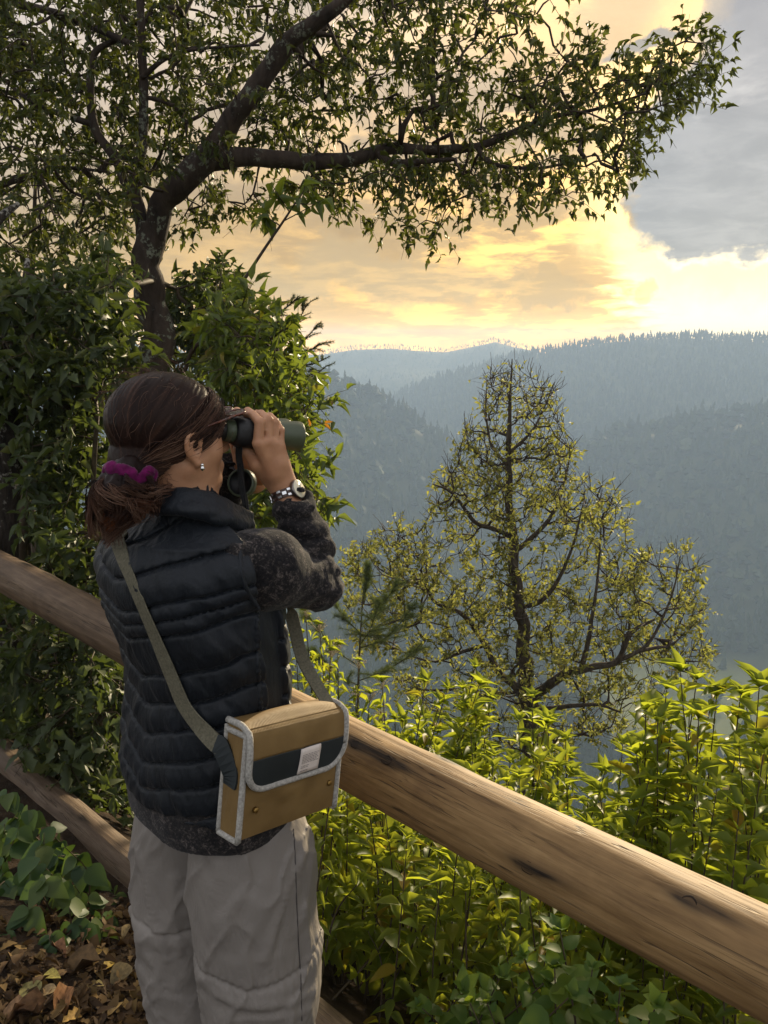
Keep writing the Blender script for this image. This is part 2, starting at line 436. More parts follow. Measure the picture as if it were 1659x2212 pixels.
M = {}
M['bark_dark'] = bark('tree_bark', (0.018, 0.013, 0.010), (0.075, 0.055, 0.042), (0.16, 0.17, 0.13))
M['bark_mid'] = bark('grey_bark', (0.03, 0.024, 0.018), (0.11, 0.085, 0.06), None, 20)
M['twig'] = plain('twig_bark', (0.05, 0.036, 0.026), 0.8, 0.2, nscale=30)
M['stem'] = plain('shrub_stem', (0.055, 0.040, 0.022), 0.7, 0.3, nscale=30, namt=0.4)
M['leaf_tree'] = leaf_mat('oak_leaf', [(0.0, (0.036, 0.050, 0.014)), (0.5, (0.062, 0.078, 0.020)), (0.93, (0.090, 0.095, 0.024)), (1.0, (0.15, 0.11, 0.03))], (0.16, 0.19, 0.015), 0.36, 0.5, 0.35)
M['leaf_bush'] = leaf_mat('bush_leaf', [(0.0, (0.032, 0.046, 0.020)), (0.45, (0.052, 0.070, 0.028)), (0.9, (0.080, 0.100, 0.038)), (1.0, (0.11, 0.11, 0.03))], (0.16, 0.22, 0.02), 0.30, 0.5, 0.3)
M['leaf_green2'] = leaf_mat('sunlit_leaf', [(0.0, (0.045, 0.070, 0.022)), (0.45, (0.070, 0.100, 0.028)), (0.93, (0.105, 0.135, 0.036)), (1.0, (0.20, 0.12, 0.02))], (0.30, 0.38, 0.025), 0.42, 0.48, 0.35)  # brighter than bush_leaf: the sun on this bush is put into the colour
M['leaf_green'] = leaf_mat('shrub_leaf', [(0.0, (0.060, 0.105, 0.018)), (0.45, (0.10, 0.155, 0.022)), (0.86, (0.16, 0.21, 0.030)), (0.93, (0.24, 0.22, 0.02)), (1.0, (0.28, 0.12, 0.015))], (0.64, 0.70, 0.035), 0.60, 0.45, 0.35)
M['leaf_under'] = leaf_mat('undergrowth_leaf', [(0.0, (0.075, 0.125, 0.020)), (0.5, (0.125, 0.180, 0.026)), (0.88, (0.19, 0.23, 0.034)), (0.95, (0.26, 0.22, 0.02)), (1.0, (0.26, 0.11, 0.015))], (0.72, 0.76, 0.04), 0.64, 0.48, 0.32)
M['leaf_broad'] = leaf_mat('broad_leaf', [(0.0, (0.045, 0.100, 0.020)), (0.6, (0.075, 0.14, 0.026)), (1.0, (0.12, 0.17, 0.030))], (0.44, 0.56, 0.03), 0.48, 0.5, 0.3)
M['leaf_path'] = leaf_mat('dark_broad_leaf', [(0.0, (0.022, 0.055, 0.016)), (0.6, (0.038, 0.078, 0.020)), (1.0, (0.070, 0.100, 0.024))], (0.14, 0.22, 0.02), 0.3, 0.5, 0.3)  # darker green than broad_leaf, for the plant by the path
M['leaf_mid'] = leaf_mat('olive_leaf', [(0.0, (0.070, 0.090, 0.026)), (0.5, (0.115, 0.130, 0.040)), (0.9, (0.18, 0.175, 0.06)), (1.0, (0.20, 0.12, 0.04))], (0.46, 0.47, 0.08), 0.55, 0.5, 0.25)
M['needle'] = leaf_mat('pine_needle', [(0.0, (0.030, 0.048, 0.022)), (1.0, (0.075, 0.095, 0.035))], (0.16, 0.2, 0.03), 0.25, 0.5, 0.3)
M['needle_pale'] = leaf_mat('pale_needle', [(0.0, (0.060, 0.085, 0.035)), (1.0, (0.13, 0.16, 0.06))], (0.25, 0.32, 0.06), 0.4, 0.5, 0.3)
M['leaf_dead'] = leaf_mat('dry_leaf', [(0.0, (0.10, 0.055, 0.022)), (0.45, (0.17, 0.095, 0.035)), (0.8, (0.24, 0.15, 0.045)), (1.0, (0.26, 0.19, 0.05))], (0.22, 0.12, 0.03), 0.15, 0.65, 0.25)
M['forest'] = leaf_mat('forest_foliage', [(0.0, (0.022, 0.036, 0.020)), (0.6, (0.038, 0.055, 0.026)), (1.0, (0.065, 0.080, 0.032))], (0.05, 0.07, 0.02), 0.1, 0.8, 0.1)

def ground_mat():
    m, g, b, o = material('soil_and_slopes'); c = coords(g)
    sep = g.n('ShaderNodeSeparateXYZ', {0: c})
    r = g.vm('LENGTH', c)
    soil = g.ramp(g.noise(c, 9.0, 6, 0.6), [(0.3, (0.018, 0.012, 0.008)), (0.55, (0.036, 0.024, 0.015)), (0.75, (0.065, 0.044, 0.027))])
    slope = g.ramp(g.noise(c, 0.05, 5), [(0.3, (0.035, 0.045, 0.020)), (0.7, (0.075, 0.080, 0.034))])
    meadow = g.ramp(g.noise(c, 0.03, 4), [(0.3, (0.11, 0.13, 0.04)), (0.7, (0.22, 0.21, 0.08))])
    d = g.vm('DISTANCE', c, (145.0, 300.0, -138.0))
    col = g.mix(g.sst(r, 4.0, 14.0), soil, slope)
    col = g.mix(g.m('SUBTRACT', 1.0, g.sst(g.m('ADD', d, g.m('MULTIPLY', g.noise(c, 0.03, 3), 40.0)), 60.0, 85.0)), col, meadow)
    g.set(b, 'Base Color', col); b.inputs['Roughness'].default_value = 0.95; b.inputs['Specular IOR Level'].default_value = 0.1
    bump(g, b, g.noise(c, 40.0, 5, 0.7), 0.8, 0.02)
    return m
M['ground'] = ground_mat()

# ------------------------------------------------------------------ terrain
FA = W(1659, 2080, 1.02); FB = W(0, 1235, 3.06)         # two points of the top rail's axis
FD = norm((FB - FA)[:2]); FN = np.array([FD[1], -FD[0]])
if FN @ np.array([1, 1]) < 0: FN = -FN                  # towards the valley
FC = FN @ FA[:2]

def crest(pts, rr, drop):
    az = []; rs = []; zs = []
    for k, (x, y) in enumerate(pts):
        u, v = UV(x, y + drop); a = math.atan(u); r = rr if np.isscalar(rr) else rr[k]
        az.append(a); rs.append(r); zs.append(CAM[2] + v * r * math.cos(a))
    return np.array(az), np.array(rs, float), np.array(zs)
CR = [
    (crest([(-900, 715), (300, 742), (690, 775), (760, 800), (840, 836), (900, 880), (1000, 945), (1150, 1040), (1300, 1140), (1500, 1290), (1750, 1420)], [660] * 5 + [640, 620, 580, 530, 480, 430], 32), 0.42, 0.5),
    (crest([(700, 1330), (900, 1180), (1050, 1060), (1200, 965), (1330, 905), (1500, 882), (1659, 868), (2000, 840), (2600, 800)], [540, 570, 610, 640, 670, 670, 670, 670, 670], 32), 0.40, 0.5),
    (crest([(500, 985), (700, 910), (860, 842), (950, 803), (1100, 762), (1200, 741), (1300, 724), (1400, 716), (1500, 712), (1580, 716), (1659, 719), (2000, 722), (2600, 730)], 1050, 12), 0.36, 0.4),
    (crest([(-900, 720), (300, 760), (690, 762), (760, 750), (850, 748), (960, 757), (1010, 748), (1070, 734), (1120, 747), (1200, 762), (1500, 790), (2600, 760)], 1560, -4), 0.22, 0.3),
    (crest([(-900, 745), (300, 790), (690, 800), (800, 815), (900, 800), (1000, 790), (1200, 790), (2600, 790)], 1300, 8), 0.25, 0.3),
]
def height(x, y, detail=True):
    x = np.asarray(x, float); y = np.asarray(y, float)
    r = np.hypot(x, y); az = np.arctan2(x, y)
    s = x * FN[0] + y * FN[1] - FC
    near = -0.17 * np.clip((s + 0.6) / 0.6, 0, 1) ** 2 * (3 - 2 * np.clip((s + 0.6) / 0.6, 0, 1)) - np.clip(s - 0.05, 0, None) * 0.85
    P = np.stack([x, y, 0 * x], -1)
    near = near + (fbm(P, 3.0, 3) - 0.5) * 0.05 * np.clip(1.5 - r / 8, 0, 1)
    val = np.full(r.shape, -150.0)
    for (a, rs, zs), k1, k2 in CR:
        rc = np.interp(az, a, rs); zc = np.interp(az, a, zs)
        d = r - rc
        val = np.maximum(val, zc - np.where(d < 0, -d * k1, d * k2))
    n = (fbm(P, 1 / 140.0, 4) - 0.5) * 34 * np.clip((r - 150) / 200, 0, 1)
    cut = np.ones_like(r)
    for (a, rs, zs), k1, k2 in CR: cut = np.minimum(cut, np.clip(np.abs(r - np.interp(az, a, rs)) / 120, 0.06, 1))
    val = val + n * cut
    return np.where(r < 30, near, np.maximum(near, val))

def make_ground():
    az = np.concatenate([np.arange(-180, -48, 4), np.arange(-48, 48, 0.25), np.arange(48, 180, 4)]) * math.pi / 180
    rr = 0.25 * (1740 / 0.25) ** (np.linspace(0, 1, 190))
    A, RR = np.meshgrid(az, rr)
    x = RR * np.sin(A); y = RR * np.cos(A); z = height(x, y)
    back = np.clip((np.abs(A) - R(60)) / R(40), 0, 1)
    z = z * (1 - back) + back * np.where(RR < 30, z, -0.02 * 0)
    V = np.stack([x, y, z], -1).reshape(-1, 3); na = len(az); nr = len(rr)
    i = np.arange(nr - 1)[:, None]; j = np.arange(na)[None]; j2 = (j + 1) % na
    q = np.stack([i * na + j, i * na + j2, (i + 1) * na + j2, (i + 1) * na + j], -1).reshape(-1, 4)
    V = np.vstack([V, [[0, 0, 0]]]); c = len(V) - 1
    t = np.array([[k, c, (k + 1) % na] for k in range(na)])
    me = mesh_np('ground', V, q[:, ::-1], t[:, ::-1]); me.materials.append(M['ground'])
    o = link('ground', me); o['kind'] = 'structure'
    return o
make_ground()

def make_forest():
    def template(seed, tiers, sides, wid):
        r = np.random.default_rng(seed); vs = []; ts = []
        for k in range(tiers):
            z0 = 0.10 + 0.80 * k / tiers; z1 = min(1.0, z0 + 1.35 / tiers); rad = wid * (1 - 0.86 * k / tiers)
            b = len(vs); off = r.normal(0, 0.02, 2)
            for j in range(sides):
                a = 2 * math.pi * (j + 0.5 * (k % 2)) / sides; q = rad * r.uniform(0.6, 1.2)
                vs.append((q * math.cos(a) + off[0], q * math.sin(a) + off[1], z0 + r.uniform(-0.05, 0.03)))
            vs.append((off[0], off[1], z1))
            ts += [(b + j, b + (j + 1) % sides, b + sides) for j in range(sides)]
        return np.array(vs), np.array(ts)
    def blobt(seed):
        r = np.random.default_rng(seed); vs = []; ts = []
        for k in range(4):
            c = r.normal(0, 0.16, 3) + np.array([0, 0, 0.62]); s_ = r.uniform(0.2, 0.34); b = len(vs)
            o = np.array([[1, 0, 0], [0, 1, 0], [-1, 0, 0], [0, -1, 0], [0, 0, 1.1], [0, 0, -1]]) * s_ * r.uniform(0.8, 1.2, (6, 1))
            vs += list(c + o)
            ts += [(b + i, b + (i + 1) % 4, b + 4) for i in range(4)] + [(b + (i + 1) % 4, b + i, b + 5) for i in range(4)]
        return np.array(vs), np.array(ts)
    near_t = [template(i, 6, 7, w) for i, w in enumerate((0.17, 0.20, 0.23, 0.19, 0.26))] + [blobt(i) for i in range(3)]
    far_t = [template(20 + i, 3, 5, w) for i, w in enumerate((0.18, 0.22, 0.27))]
    sets = [('conifer_forest', 'dark hazy conifer forest covering the near left slope and valley floor', 140, 820, 34.0, near_t),
            ('ridge_forest', 'blue hazy forest covering the long ridge on the right', 820, 1180, 24.0, far_t),
            ('far_forest', 'faint pale forest on the farthest hills at the horizon', 1180, 1640, 60.0, far_t)]
    azg = np.linspace(R(-42), R(46), 360); rg = np.concatenate([np.linspace(20, 1000, 150), np.linspace(1005, 1700, 90)])
    Ag, Rg = np.meshgrid(azg, rg); hz = height(Rg * np.sin(Ag), Rg * np.cos(Ag))
    elev = np.maximum.accumulate((hz - CAM[2]) / Rg, axis=0)
    for name, label, r0, r1, per, temps in sets:
        area = 0.5 * R(88) * (r1 ** 2 - r0 ** 2); n = int(area / per)
        r = np.sqrt(rng.uniform(r0 ** 2, r1 ** 2, n)); a = rng.uniform(R(-42), R(46), n)
        x = r * np.sin(a); y = r * np.cos(a); z = height(x, y)
        H = rng.uniform(10, 19, n) * (0.8 + 0.5 * fbm(np.stack([x, y, 0 * x], -1), 1 / 60.0, 2))
        H = np.minimum(H * (0.30 if r0 > 1000 else 0.58 if r0 > 700 else 0.92), 21.0 - z)
        ia = np.clip(((a - azg[0]) / (azg[1] - azg[0])).astype(int), 0, 359); ir = np.clip(np.searchsorted(rg, r) - 2, 0, len(rg) - 1)
        vis = (z + H - CAM[2]) / r > elev[ir, ia] - 0.004
        mead = np.hypot(x - 145, y - 300) < 62
        keep = vis & (~mead | (rng.random(n) < 0.06))
        x, y, z, H = x[keep], y[keep], z[keep], H[keep]
        pick = rng.integers(0, len(temps), len(x)); pick = np.where((np.hypot(x, y) < 260) & (pick > 4), pick - 3, pick)
        mb = MB()
        for k, (tv, tt) in enumerate(temps):
            s = np.nonzero(pick == k)[0]
            if not len(s): continue
            blob = len(tv) == 24
            hh = H[s] * (0.62 if blob else 1.0); ww = H[s] * (0.9 if blob else rng.uniform(0.8, 1.25, len(s)))
            th = rng.uniform(0, 6.283, len(s)); c, sn = np.cos(th), np.sin(th)
            vx = (tv[:, 0] * c[:, None] - tv[:, 1] * sn[:, None]) * ww[:, None] + x[s][:, None]
            vy = (tv[:, 0] * sn[:, None] + tv[:, 1] * c[:, None]) * ww[:, None] + y[s][:, None]
            vz = tv[:, 2] * hh[:, None] + z[s][:, None] - 0.5
            V = np.stack([vx, vy, vz], -1).reshape(-1, 3)
            T = (tt[None] + (np.arange(len(s)) * len(tv))[:, None, None]).reshape(-1, 3)
            var = np.clip(rng.normal(0.85 if blob else 0.35, 0.2, len(s)), 0, 0.999)
            mb.add(V, tris=T, attr=np.repeat(var, len(tv)))
        o = mb.build(name, M['forest'], smooth=False, attr='var')
        props(o, label, 'forest', kind='stuff')
make_forest()

def make_haze():
    m = bpy.data.materials.new('valley_haze'); m.use_nodes = True
    t = m.node_tree; t.nodes.clear(); g = NT(t)
    out = g.n('ShaderNodeOutputMaterial')
    v = g.n('ShaderNodeVolumePrincipled', {'Color': (0.50, 0.67, 0.92), 'Density': 0.00068, 'Anisotropy': 0.05})
    t.links.new(v.outputs[0], out.inputs['Volume'])
    mb = MB(); mb.box((0, 0, (-260 + 24) / 2), (3560, 3560, 284)); o = mb.build('haze', m, smooth=False)
    props(o, 'thin blue haze filling the valley', 'haze', kind='stuff')
make_haze()

# ------------------------------------------------------------------ log fence
def wood_mat(name, cols, seed=0.0):
    m, g, b, o = material(name); c = g.vm('ADD', coords(g), (seed, seed * 2, 0.0))
    mp = g.n('ShaderNodeMapping', {0: c}); mp.inputs['Scale'].default_value = (0.09, 1, 1)
    f1 = g.noise(mp.outputs[0], 70.0, 5, 0.6, 0.3); f2 = g.noise(c, 4.0, 4, 0.6, 0.8)
    mp2 = g.n('ShaderNodeMapping', {0: c}); mp2.inputs['Scale'].default_value = (0.035, 1, 1)
    f3 = g.noise(mp2.outputs[0], 42.0, 3, 0.5, 0.25)
    col = g.ramp(g.m('ADD', g.m('MULTIPLY', f1, 0.55), g.m('MULTIPLY', f2, 0.45)), [(0.32, cols[0]), (0.5, cols[1]), (0.68, cols[2])])
    line = g.m('SUBTRACT', 1.0, g.sst(g.m('ABSOLUTE', g.m('SUBTRACT', g.m('FRACT', g.m('MULTIPLY', f3, 9.0)), 0.5)), 0.03, 0.11))
    line = g.m('MULTIPLY', line, g.sst(g.noise(mp.outputs[0], 24.0, 3), 0.42, 0.62))
    at = g.n('ShaderNodeAttribute', attribute_name='stain')
    stain = g.sst(g.noise(mp.outputs[0], 9.0, 4, 0.6), 0.58, 0.75)
    col = g.mix(g.m('MULTIPLY', stain, 0.5), col, (0.060, 0.038, 0.020))
    col = g.mix(g.m('MULTIPLY', line, 0.80), col, (0.02, 0.012, 0.007))
    col = g.mix(g.m('MULTIPLY', at.outputs['Fac'], g.m('ADD', 0.55, g.m('MULTIPLY', g.sst(f1, 0.35, 0.6), 0.45))), col, (0.010, 0.006, 0.004))
    g.set(b, 'Base Color', col); b.inputs['Roughness'].default_value = 0.62; b.inputs['Specular IOR Level'].default_value = 0.25
    bump(g, b, g.m('SUBTRACT', g.m('MULTIPLY', f1, 0.6), line), 0.5, 0.006)
    return m
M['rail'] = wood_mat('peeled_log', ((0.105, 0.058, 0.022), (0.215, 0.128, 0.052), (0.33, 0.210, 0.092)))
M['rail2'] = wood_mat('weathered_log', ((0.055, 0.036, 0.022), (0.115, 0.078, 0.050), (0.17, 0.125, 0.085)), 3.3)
M['rail3'] = wood_mat('shaded_log', ((0.050, 0.031, 0.018), (0.105, 0.068, 0.040), (0.165, 0.115, 0.072)), 6.1)  # dark tones put the shade at the rail's left end into the wood colour
M['knot'] = plain('dark_knot', (0.018, 0.011, 0.007), 0.8, 0.2, nscale=80, namt=0.6)
M['knot_rim'] = plain('knot_rim', (0.16, 0.10, 0.055), 0.7, 0.2, nscale=60, namt=0.4)

def on_fence_plane(x, y):
    d = ray(x, y); t = (FC - CAM[:2] @ FN) / (d[:2] @ FN); return CAM + t * d
class Rail:
    def __init__(s, name, A, B, r0, r1, mat, parent, seed, knots):
        A = np.asarray(A, float); B = np.asarray(B, float); L = np.linalg.norm(B - A); ax = (B - A) / L
        zz = norm(np.array([0, 0, 1.0]) - ax * ax[2]); yy = np.cross(zz, ax)
        s.A, s.ax, s.yy, s.zz, s.L = A, ax, yy, zz, L
        m, sides = 420, 72
        u = np.linspace(0, L, m); th = np.arange(sides) / sides * 2 * math.pi
        U, T = np.meshgrid(u, th, indexing='ij')
        cs, sn = np.cos(T), np.sin(T)
        P = np.stack([U * 0.9, cs * 0.5 + seed, sn * 0.5], -1)
        rad = (r0 + (r1 - r0) * U / L) * (1 + 0.16 * (fbm(P, 1.6, 3) - 0.5)) + 0.003 * (vnoise(np.stack([U * 1.2, cs * 4 + seed, sn * 4], -1), 2.0) - 0.5)
        s.kn = []; stain = np.zeros_like(U)
        for (kx, ky, size) in knots:
            q = s.pick(kx, ky, r0)
            if q is None: continue
            ku, kt = q
            du = U - ku; dt = np.angle(np.exp(1j * (T - kt))) * r0
            rad += 0.006 * np.exp(-((du / 0.07) ** 2 + (dt / 0.035) ** 2)) * size
            stain += np.exp(-((du / (0.045 * size)) ** 2 + (dt / 0.012) ** 2)) * 1.1 + 0.9 * np.exp(-(((du + 0.035) / 0.055) ** 2 + ((dt - 0.003) / 0.0085) ** 2))
            s.kn.append((ku, kt, size))
        bow = 0.010 * np.sin(u / L * 5.0 + seed)
        V = np.stack([U, rad * cs, rad * sn + bow[:, None]], -1).reshape(-1, 3)
        i = np.arange(m - 1)[:, None] * sides; j = np.arange(sides)[None]; j2 = (j + 1) % sides
        q = np.stack([i + j, i + j2, i + sides + j2, i + sides + j], -1).reshape(-1, 4)
        V = np.vstack([V, [[0, 0, bow[0]], [L, 0, bow[-1]]]]); c0 = m * sides; c1 = c0 + 1
        t = [[c0, (k + 1) % sides, k] for k in range(sides)] + [[c1, (m - 1) * sides + k, (m - 1) * sides + (k + 1) % sides] for k in range(sides)]
        me = mesh_np(name, V, q, t); me.materials.append(mat)
        at = me.attributes.new('stain', 'FLOAT', 'POINT'); at.data.foreach_set('value', np.concatenate([np.clip(stain, 0, 1).ravel(), [0, 0]]).astype(np.float32))
        o = bpy.data.objects.new(name, me); COL.objects.link(o); o.parent = parent
        Mx = Matrix(((ax[0], yy[0], zz[0], A[0] - parent.location[0]), (ax[1], yy[1], zz[1], A[1] - parent.location[1]), (ax[2], yy[2], zz[2], A[2] - parent.location[2]), (0, 0, 0, 1)))
        o.matrix_basis = Mx; s.o = o
        for ku, kt, size in s.kn:
            k = np.argmin(abs(u - ku)); rr = rad[k, int(round(kt / (2 * math.pi) * sides)) % sides]
            c = np.array([ku, (rr) * math.cos(kt), rr * math.sin(kt) + bow[k]]); n = np.array([0, math.cos(kt), math.sin(kt)])
            mb = MB(); e1 = np.array([1.0, 0, 0]); e2 = np.cross(n, e1)
            a = np.arange(14) / 14 * 2 * math.pi
            prof = [(0.0140, -0.010), (0.0118, -0.0005), (0.0085, -0.0012), (0.0060, -0.0022), (0.0030, -0.0012), (0.0, -0.0016)]
            rings = [c + size * (r_ * 1.25 * np.cos(a)[:, None] * e1 + r_ * np.sin(a)[:, None] * e2 * (1 + 0.12 * np.sin(3 * a))[:, None]) + n * h_ * size for r_, h_ in prof]
            V = np.concatenate(rings); i_ = np.arange(len(prof) - 1)[:, None] * 14; j_ = np.arange(14)[None]
            mb.add(V, np.stack([i_ + j_, i_ + (j_ + 1) % 14, i_ + 14 + (j_ + 1) % 14, i_ + 14 + j_], -1).reshape(-1, 4))
            me = mesh_np('knot', mb.v[0], mb.q[0]); me.materials.append(M['knot'])
            ko = bpy.data.objects.new('knot', me); COL.objects.link(ko); ko.parent = o
    def pick(s, x, y, r):
        """where the sight line through (x, y) meets the log: length along it and angle round it"""
        d = ray(x, y); o = CAM - s.A
        ts = np.arange(0.3, 6, 0.001); P = o + ts[:, None] * d
        l = np.stack([P @ s.ax, P @ s.yy, P @ s.zz], -1); k = np.argmax(np.hypot(l[:, 1], l[:, 2]) < r)
        return (l[k, 0], math.atan2(l[k, 2], l[k, 1]) % (2 * math.pi)) if k else None

fence = empty('log_fence', (*(0.55 * FA + 0.45 * FB)[:2], -0.2), 'rustic fence of two thick peeled log rails between the woman and the valley', 'fence')
AX = norm(FB - FA)
JT = on_fence_plane(470, 1450); JT = FA + AX * ((JT - FA) @ AX)
top_rail = Rail('rail', FA - AX * 1.0, JT - AX * 0.012, 0.083, 0.076, M['rail'], fence, 1.3,
                [(768, 1601, 0.8), (836, 1634, 0.9), (1143, 1865, 0.95), (1490, 1943, 0.8), (963, 1630, 0.6)])
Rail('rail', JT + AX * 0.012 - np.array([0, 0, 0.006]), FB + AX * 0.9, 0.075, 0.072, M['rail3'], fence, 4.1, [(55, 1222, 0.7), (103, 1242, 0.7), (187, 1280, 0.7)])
LA = on_fence_plane(690, 2235); LB = on_fence_plane(0, 1632); LX = norm(LB - LA)
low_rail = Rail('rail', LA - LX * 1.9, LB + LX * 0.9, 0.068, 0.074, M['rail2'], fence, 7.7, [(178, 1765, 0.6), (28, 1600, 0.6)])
def fence_post():
    p = on_fence_plane(500, 1900)[:2]; p = p + FN * 0.145
    mb = MB(); z = np.linspace(height(np.array([p[0]]), np.array([p[1]]))[0] - 0.25, 0.86, 12)
    mb.tube([(p[0], p[1], k) for k in z], 0.062 + 0.004 * np.sin(z * 7), 18); mb.build('post', M['rail2'], fence)
fence_post()

# ------------------------------------------------------------------ the person
M['skin'] = None
def person_mats():
    m, g, b, o = material('skin'); c = coords(g)
    col = g.ramp(g.noise(c, 35.0, 4), [(0.3, (0.40, 0.195, 0.105)), (0.7, (0.50, 0.265, 0.150))])
    g.set(b, 'Base Color', col); b.inputs['Roughness'].default_value = 0.48; b.inputs['Specular IOR Level'].default_value = 0.4
    b.inputs['Subsurface Weight'].default_value = 0.12; b.inputs['Subsurface Radius'].default_value = (0.012, 0.005, 0.003); b.inputs['Subsurface Scale'].default_value = 1.0
    bump(g, b, g.noise(c, 420.0, 3), 0.12, 0.001); M['skin'] = m
    m, g, b, o = material('vest_nylon'); c = coords(g)
    mp = g.n('ShaderNodeMapping', {0: c}); mp.inputs['Scale'].default_value = (1, 1, 0.22)
    col = g.ramp(g.noise(c, 6.0, 3), [(0.3, (0.0055, 0.0075, 0.0105)), (0.7, (0.0085, 0.0115, 0.0165))])
    g.set(b, 'Base Color', col); b.inputs['Roughness'].default_value = 0.50; b.inputs['Specular IOR Level'].default_value = 0.26
    b.inputs['Sheen Weight'].default_value = 0.05; b.inputs['Sheen Roughness'].default_value = 0.35
    h = g.m('ADD', g.noise(mp.outputs[0], 55.0, 4, 0.55, 0.6), g.m('MULTIPLY', g.noise(c, 900.0, 1), 0.12))
    bump(g, b, h, 0.6, 0.008); M['vest'] = m
    m, g, b, o = material('heather_fleece'); c = coords(g)
    f = g.m('ADD', g.m('MULTIPLY', g.noise(c, 62.0, 5, 0.7, 0.8), 0.6), g.m('MULTIPLY', g.noise(c, 260.0, 3, 0.6, 0.5), 0.4))
    col = g.ramp(f, [(0.40, (0.008, 0.008, 0.010)), (0.52, (0.019, 0.017, 0.017)), (0.64, (0.12, 0.10, 0.092))])
    g.set(b, 'Base Color', col); b.inputs['Roughness'].default_value = 0.95; b.inputs['Specular IOR Level'].default_value = 0.1
    b.inputs['Sheen Weight'].default_value = 0.10; b.inputs['Sheen Roughness'].default_value = 0.5
    bump(g, b, f, 0.6, 0.004); M['fleece'] = m
    m, g, b, o = material('trouser_nylon'); c = coords(g)
    mp = g.n('ShaderNodeMapping', {0: c}); mp.inputs['Scale'].default_value = (1, 1, 0.4)
    col = g.ramp(g.noise(c, 5.0, 3), [(0.3, (0.190, 0.170, 0.152)), (0.7, (0.230, 0.206, 0.185))])
    g.set(b, 'Base Color', col); b.inputs['Roughness'].default_value = 0.62; b.inputs['Specular IOR Level'].default_value = 0.3
    h = g.m('ADD', g.noise(mp.outputs[0], 26.0, 5, 0.55, 0.8), g.m('MULTIPLY', g.noise(c, 700.0, 1), 0.05))
    bump(g, b, h, 0.5, 0.012); M['trousers'] = m
    m, g, b, o = material('hair'); at = g.n('ShaderNodeAttribute', attribute_name='var')
    col = g.ramp(at.outputs['Fac'], [(0.0, (0.008, 0.005, 0.005)), (0.25, (0.024, 0.013, 0.010)), (0.5, (0.105, 0.054, 0.036)), (0.66, (0.20, 0.118, 0.080)), (0.78, (0.075, 0.028, 0.016)), (1.0, (0.20, 0.062, 0.018))])
    g.set(b, 'Base Color', col); b.inputs['Roughness'].default_value = 0.40; b.inputs['Specular IOR Level'].default_value = 0.10
    M['hair'] = m
    m, g, b, o = material('canvas'); c = coords(g)
    mp = g.n('ShaderNodeMapping', {0: c}); mp.inputs['Rotation'].default_value = (0.4, 0.7, 0.3)
    wv = g.n('ShaderNodeTexWave', {'Vector': mp.outputs[0], 'Scale': 300.0, 'Distortion': 0.4})
    f = g.noise(c, 18.0, 4)
    col = g.ramp(f, [(0.3, (0.155, 0.092, 0.030)), (0.7, (0.215, 0.135, 0.048))])
    col = g.mix(g.m('MULTIPLY', wv.outputs[1], 0.12), col, (0.10, 0.058, 0.018))
    g.set(b, 'Base Color', col); b.inputs['Roughness'].default_value = 0.62; b.inputs['Specular IOR Level'].default_value = 0.25
    bump(g, b, g.m('ADD', wv.outputs[1], g.m('MULTIPLY', g.noise(c, 30.0, 3), 4.0)), 0.3, 0.002); M['canvas'] = m
    M['binding'] = plain('grey_binding', (0.34, 0.325, 0.295), 0.85, 0.15, nscale=220, namt=0.35, bs=0.7, bscale=500)
    M['panel'] = plain('dark_panel', (0.016, 0.021, 0.023), 0.6, 0.3, nscale=12, namt=0.2)
    M['webbing'] = plain('olive_webbing', (0.125, 0.115, 0.080), 0.8, 0.2, nscale=260, namt=0.3, bs=0.5, bscale=700)
    M['black_web'] = plain('black_webbing', (0.012, 0.012, 0.013), 0.7, 0.25, bs=0.4, bscale=600)
    M['brass'] = plain('brass_snap', (0.30, 0.19, 0.06), 0.5, 0.5, metal=1.0)
    M['green_rubber'] = plain('green_rubber', (0.062, 0.078, 0.045), 0.42, 0.45, bs=0.15, bscale=500)
    M['black_rubber'] = plain('black_rubber', (0.010, 0.010, 0.011), 0.45, 0.45, bs=0.2, bscale=500)
    M['glass'] = plain('coated_lens', (0.02, 0.015, 0.03), 0.05, 0.9)
    M['scrunchie'] = plain('magenta_velvet', (0.095, 0.006, 0.055), 0.9, 0.1, nscale=70, namt=0.6, sheen=0.2)
    M['steel'] = plain('dark_steel', (0.22, 0.20, 0.19), 0.3, 0.5, metal=1.0)
    M['strap_link'] = plain('brown_link', (0.06, 0.028, 0.02), 0.4, 0.5)
    M['dial'] = plain('watch_dial', (0.70, 0.64, 0.48), 0.12, 0.6)
    M['silver'] = plain('silver', (0.8, 0.8, 0.8), 0.15, 0.5, metal=1.0)
    M['tortoise'] = plain('tortoiseshell', (0.09, 0.022, 0.010), 0.25, 0.6, nscale=90, namt=0.8)
    M['tint'] = plain('tinted_lens', (0.12, 0.10, 0.085), 0.08, 0.7)
    M['sole'] = plain('boot_leather', (0.05, 0.035, 0.025), 0.7, 0.3)
person_mats()

RT = np.array([math.sqrt(.5), -math.sqrt(.5), 0]); FW = np.array([math.sqrt(.5), math.sqrt(.5), 0]); UPV = np.array([0, 0, 1.0])
PY = 1.40
person = empty('person', (W(450, 1640, PY)[0], PY, 0.0), 'woman in dark quilted vest and grey trousers looking through binoculars at the log fence', 'person')

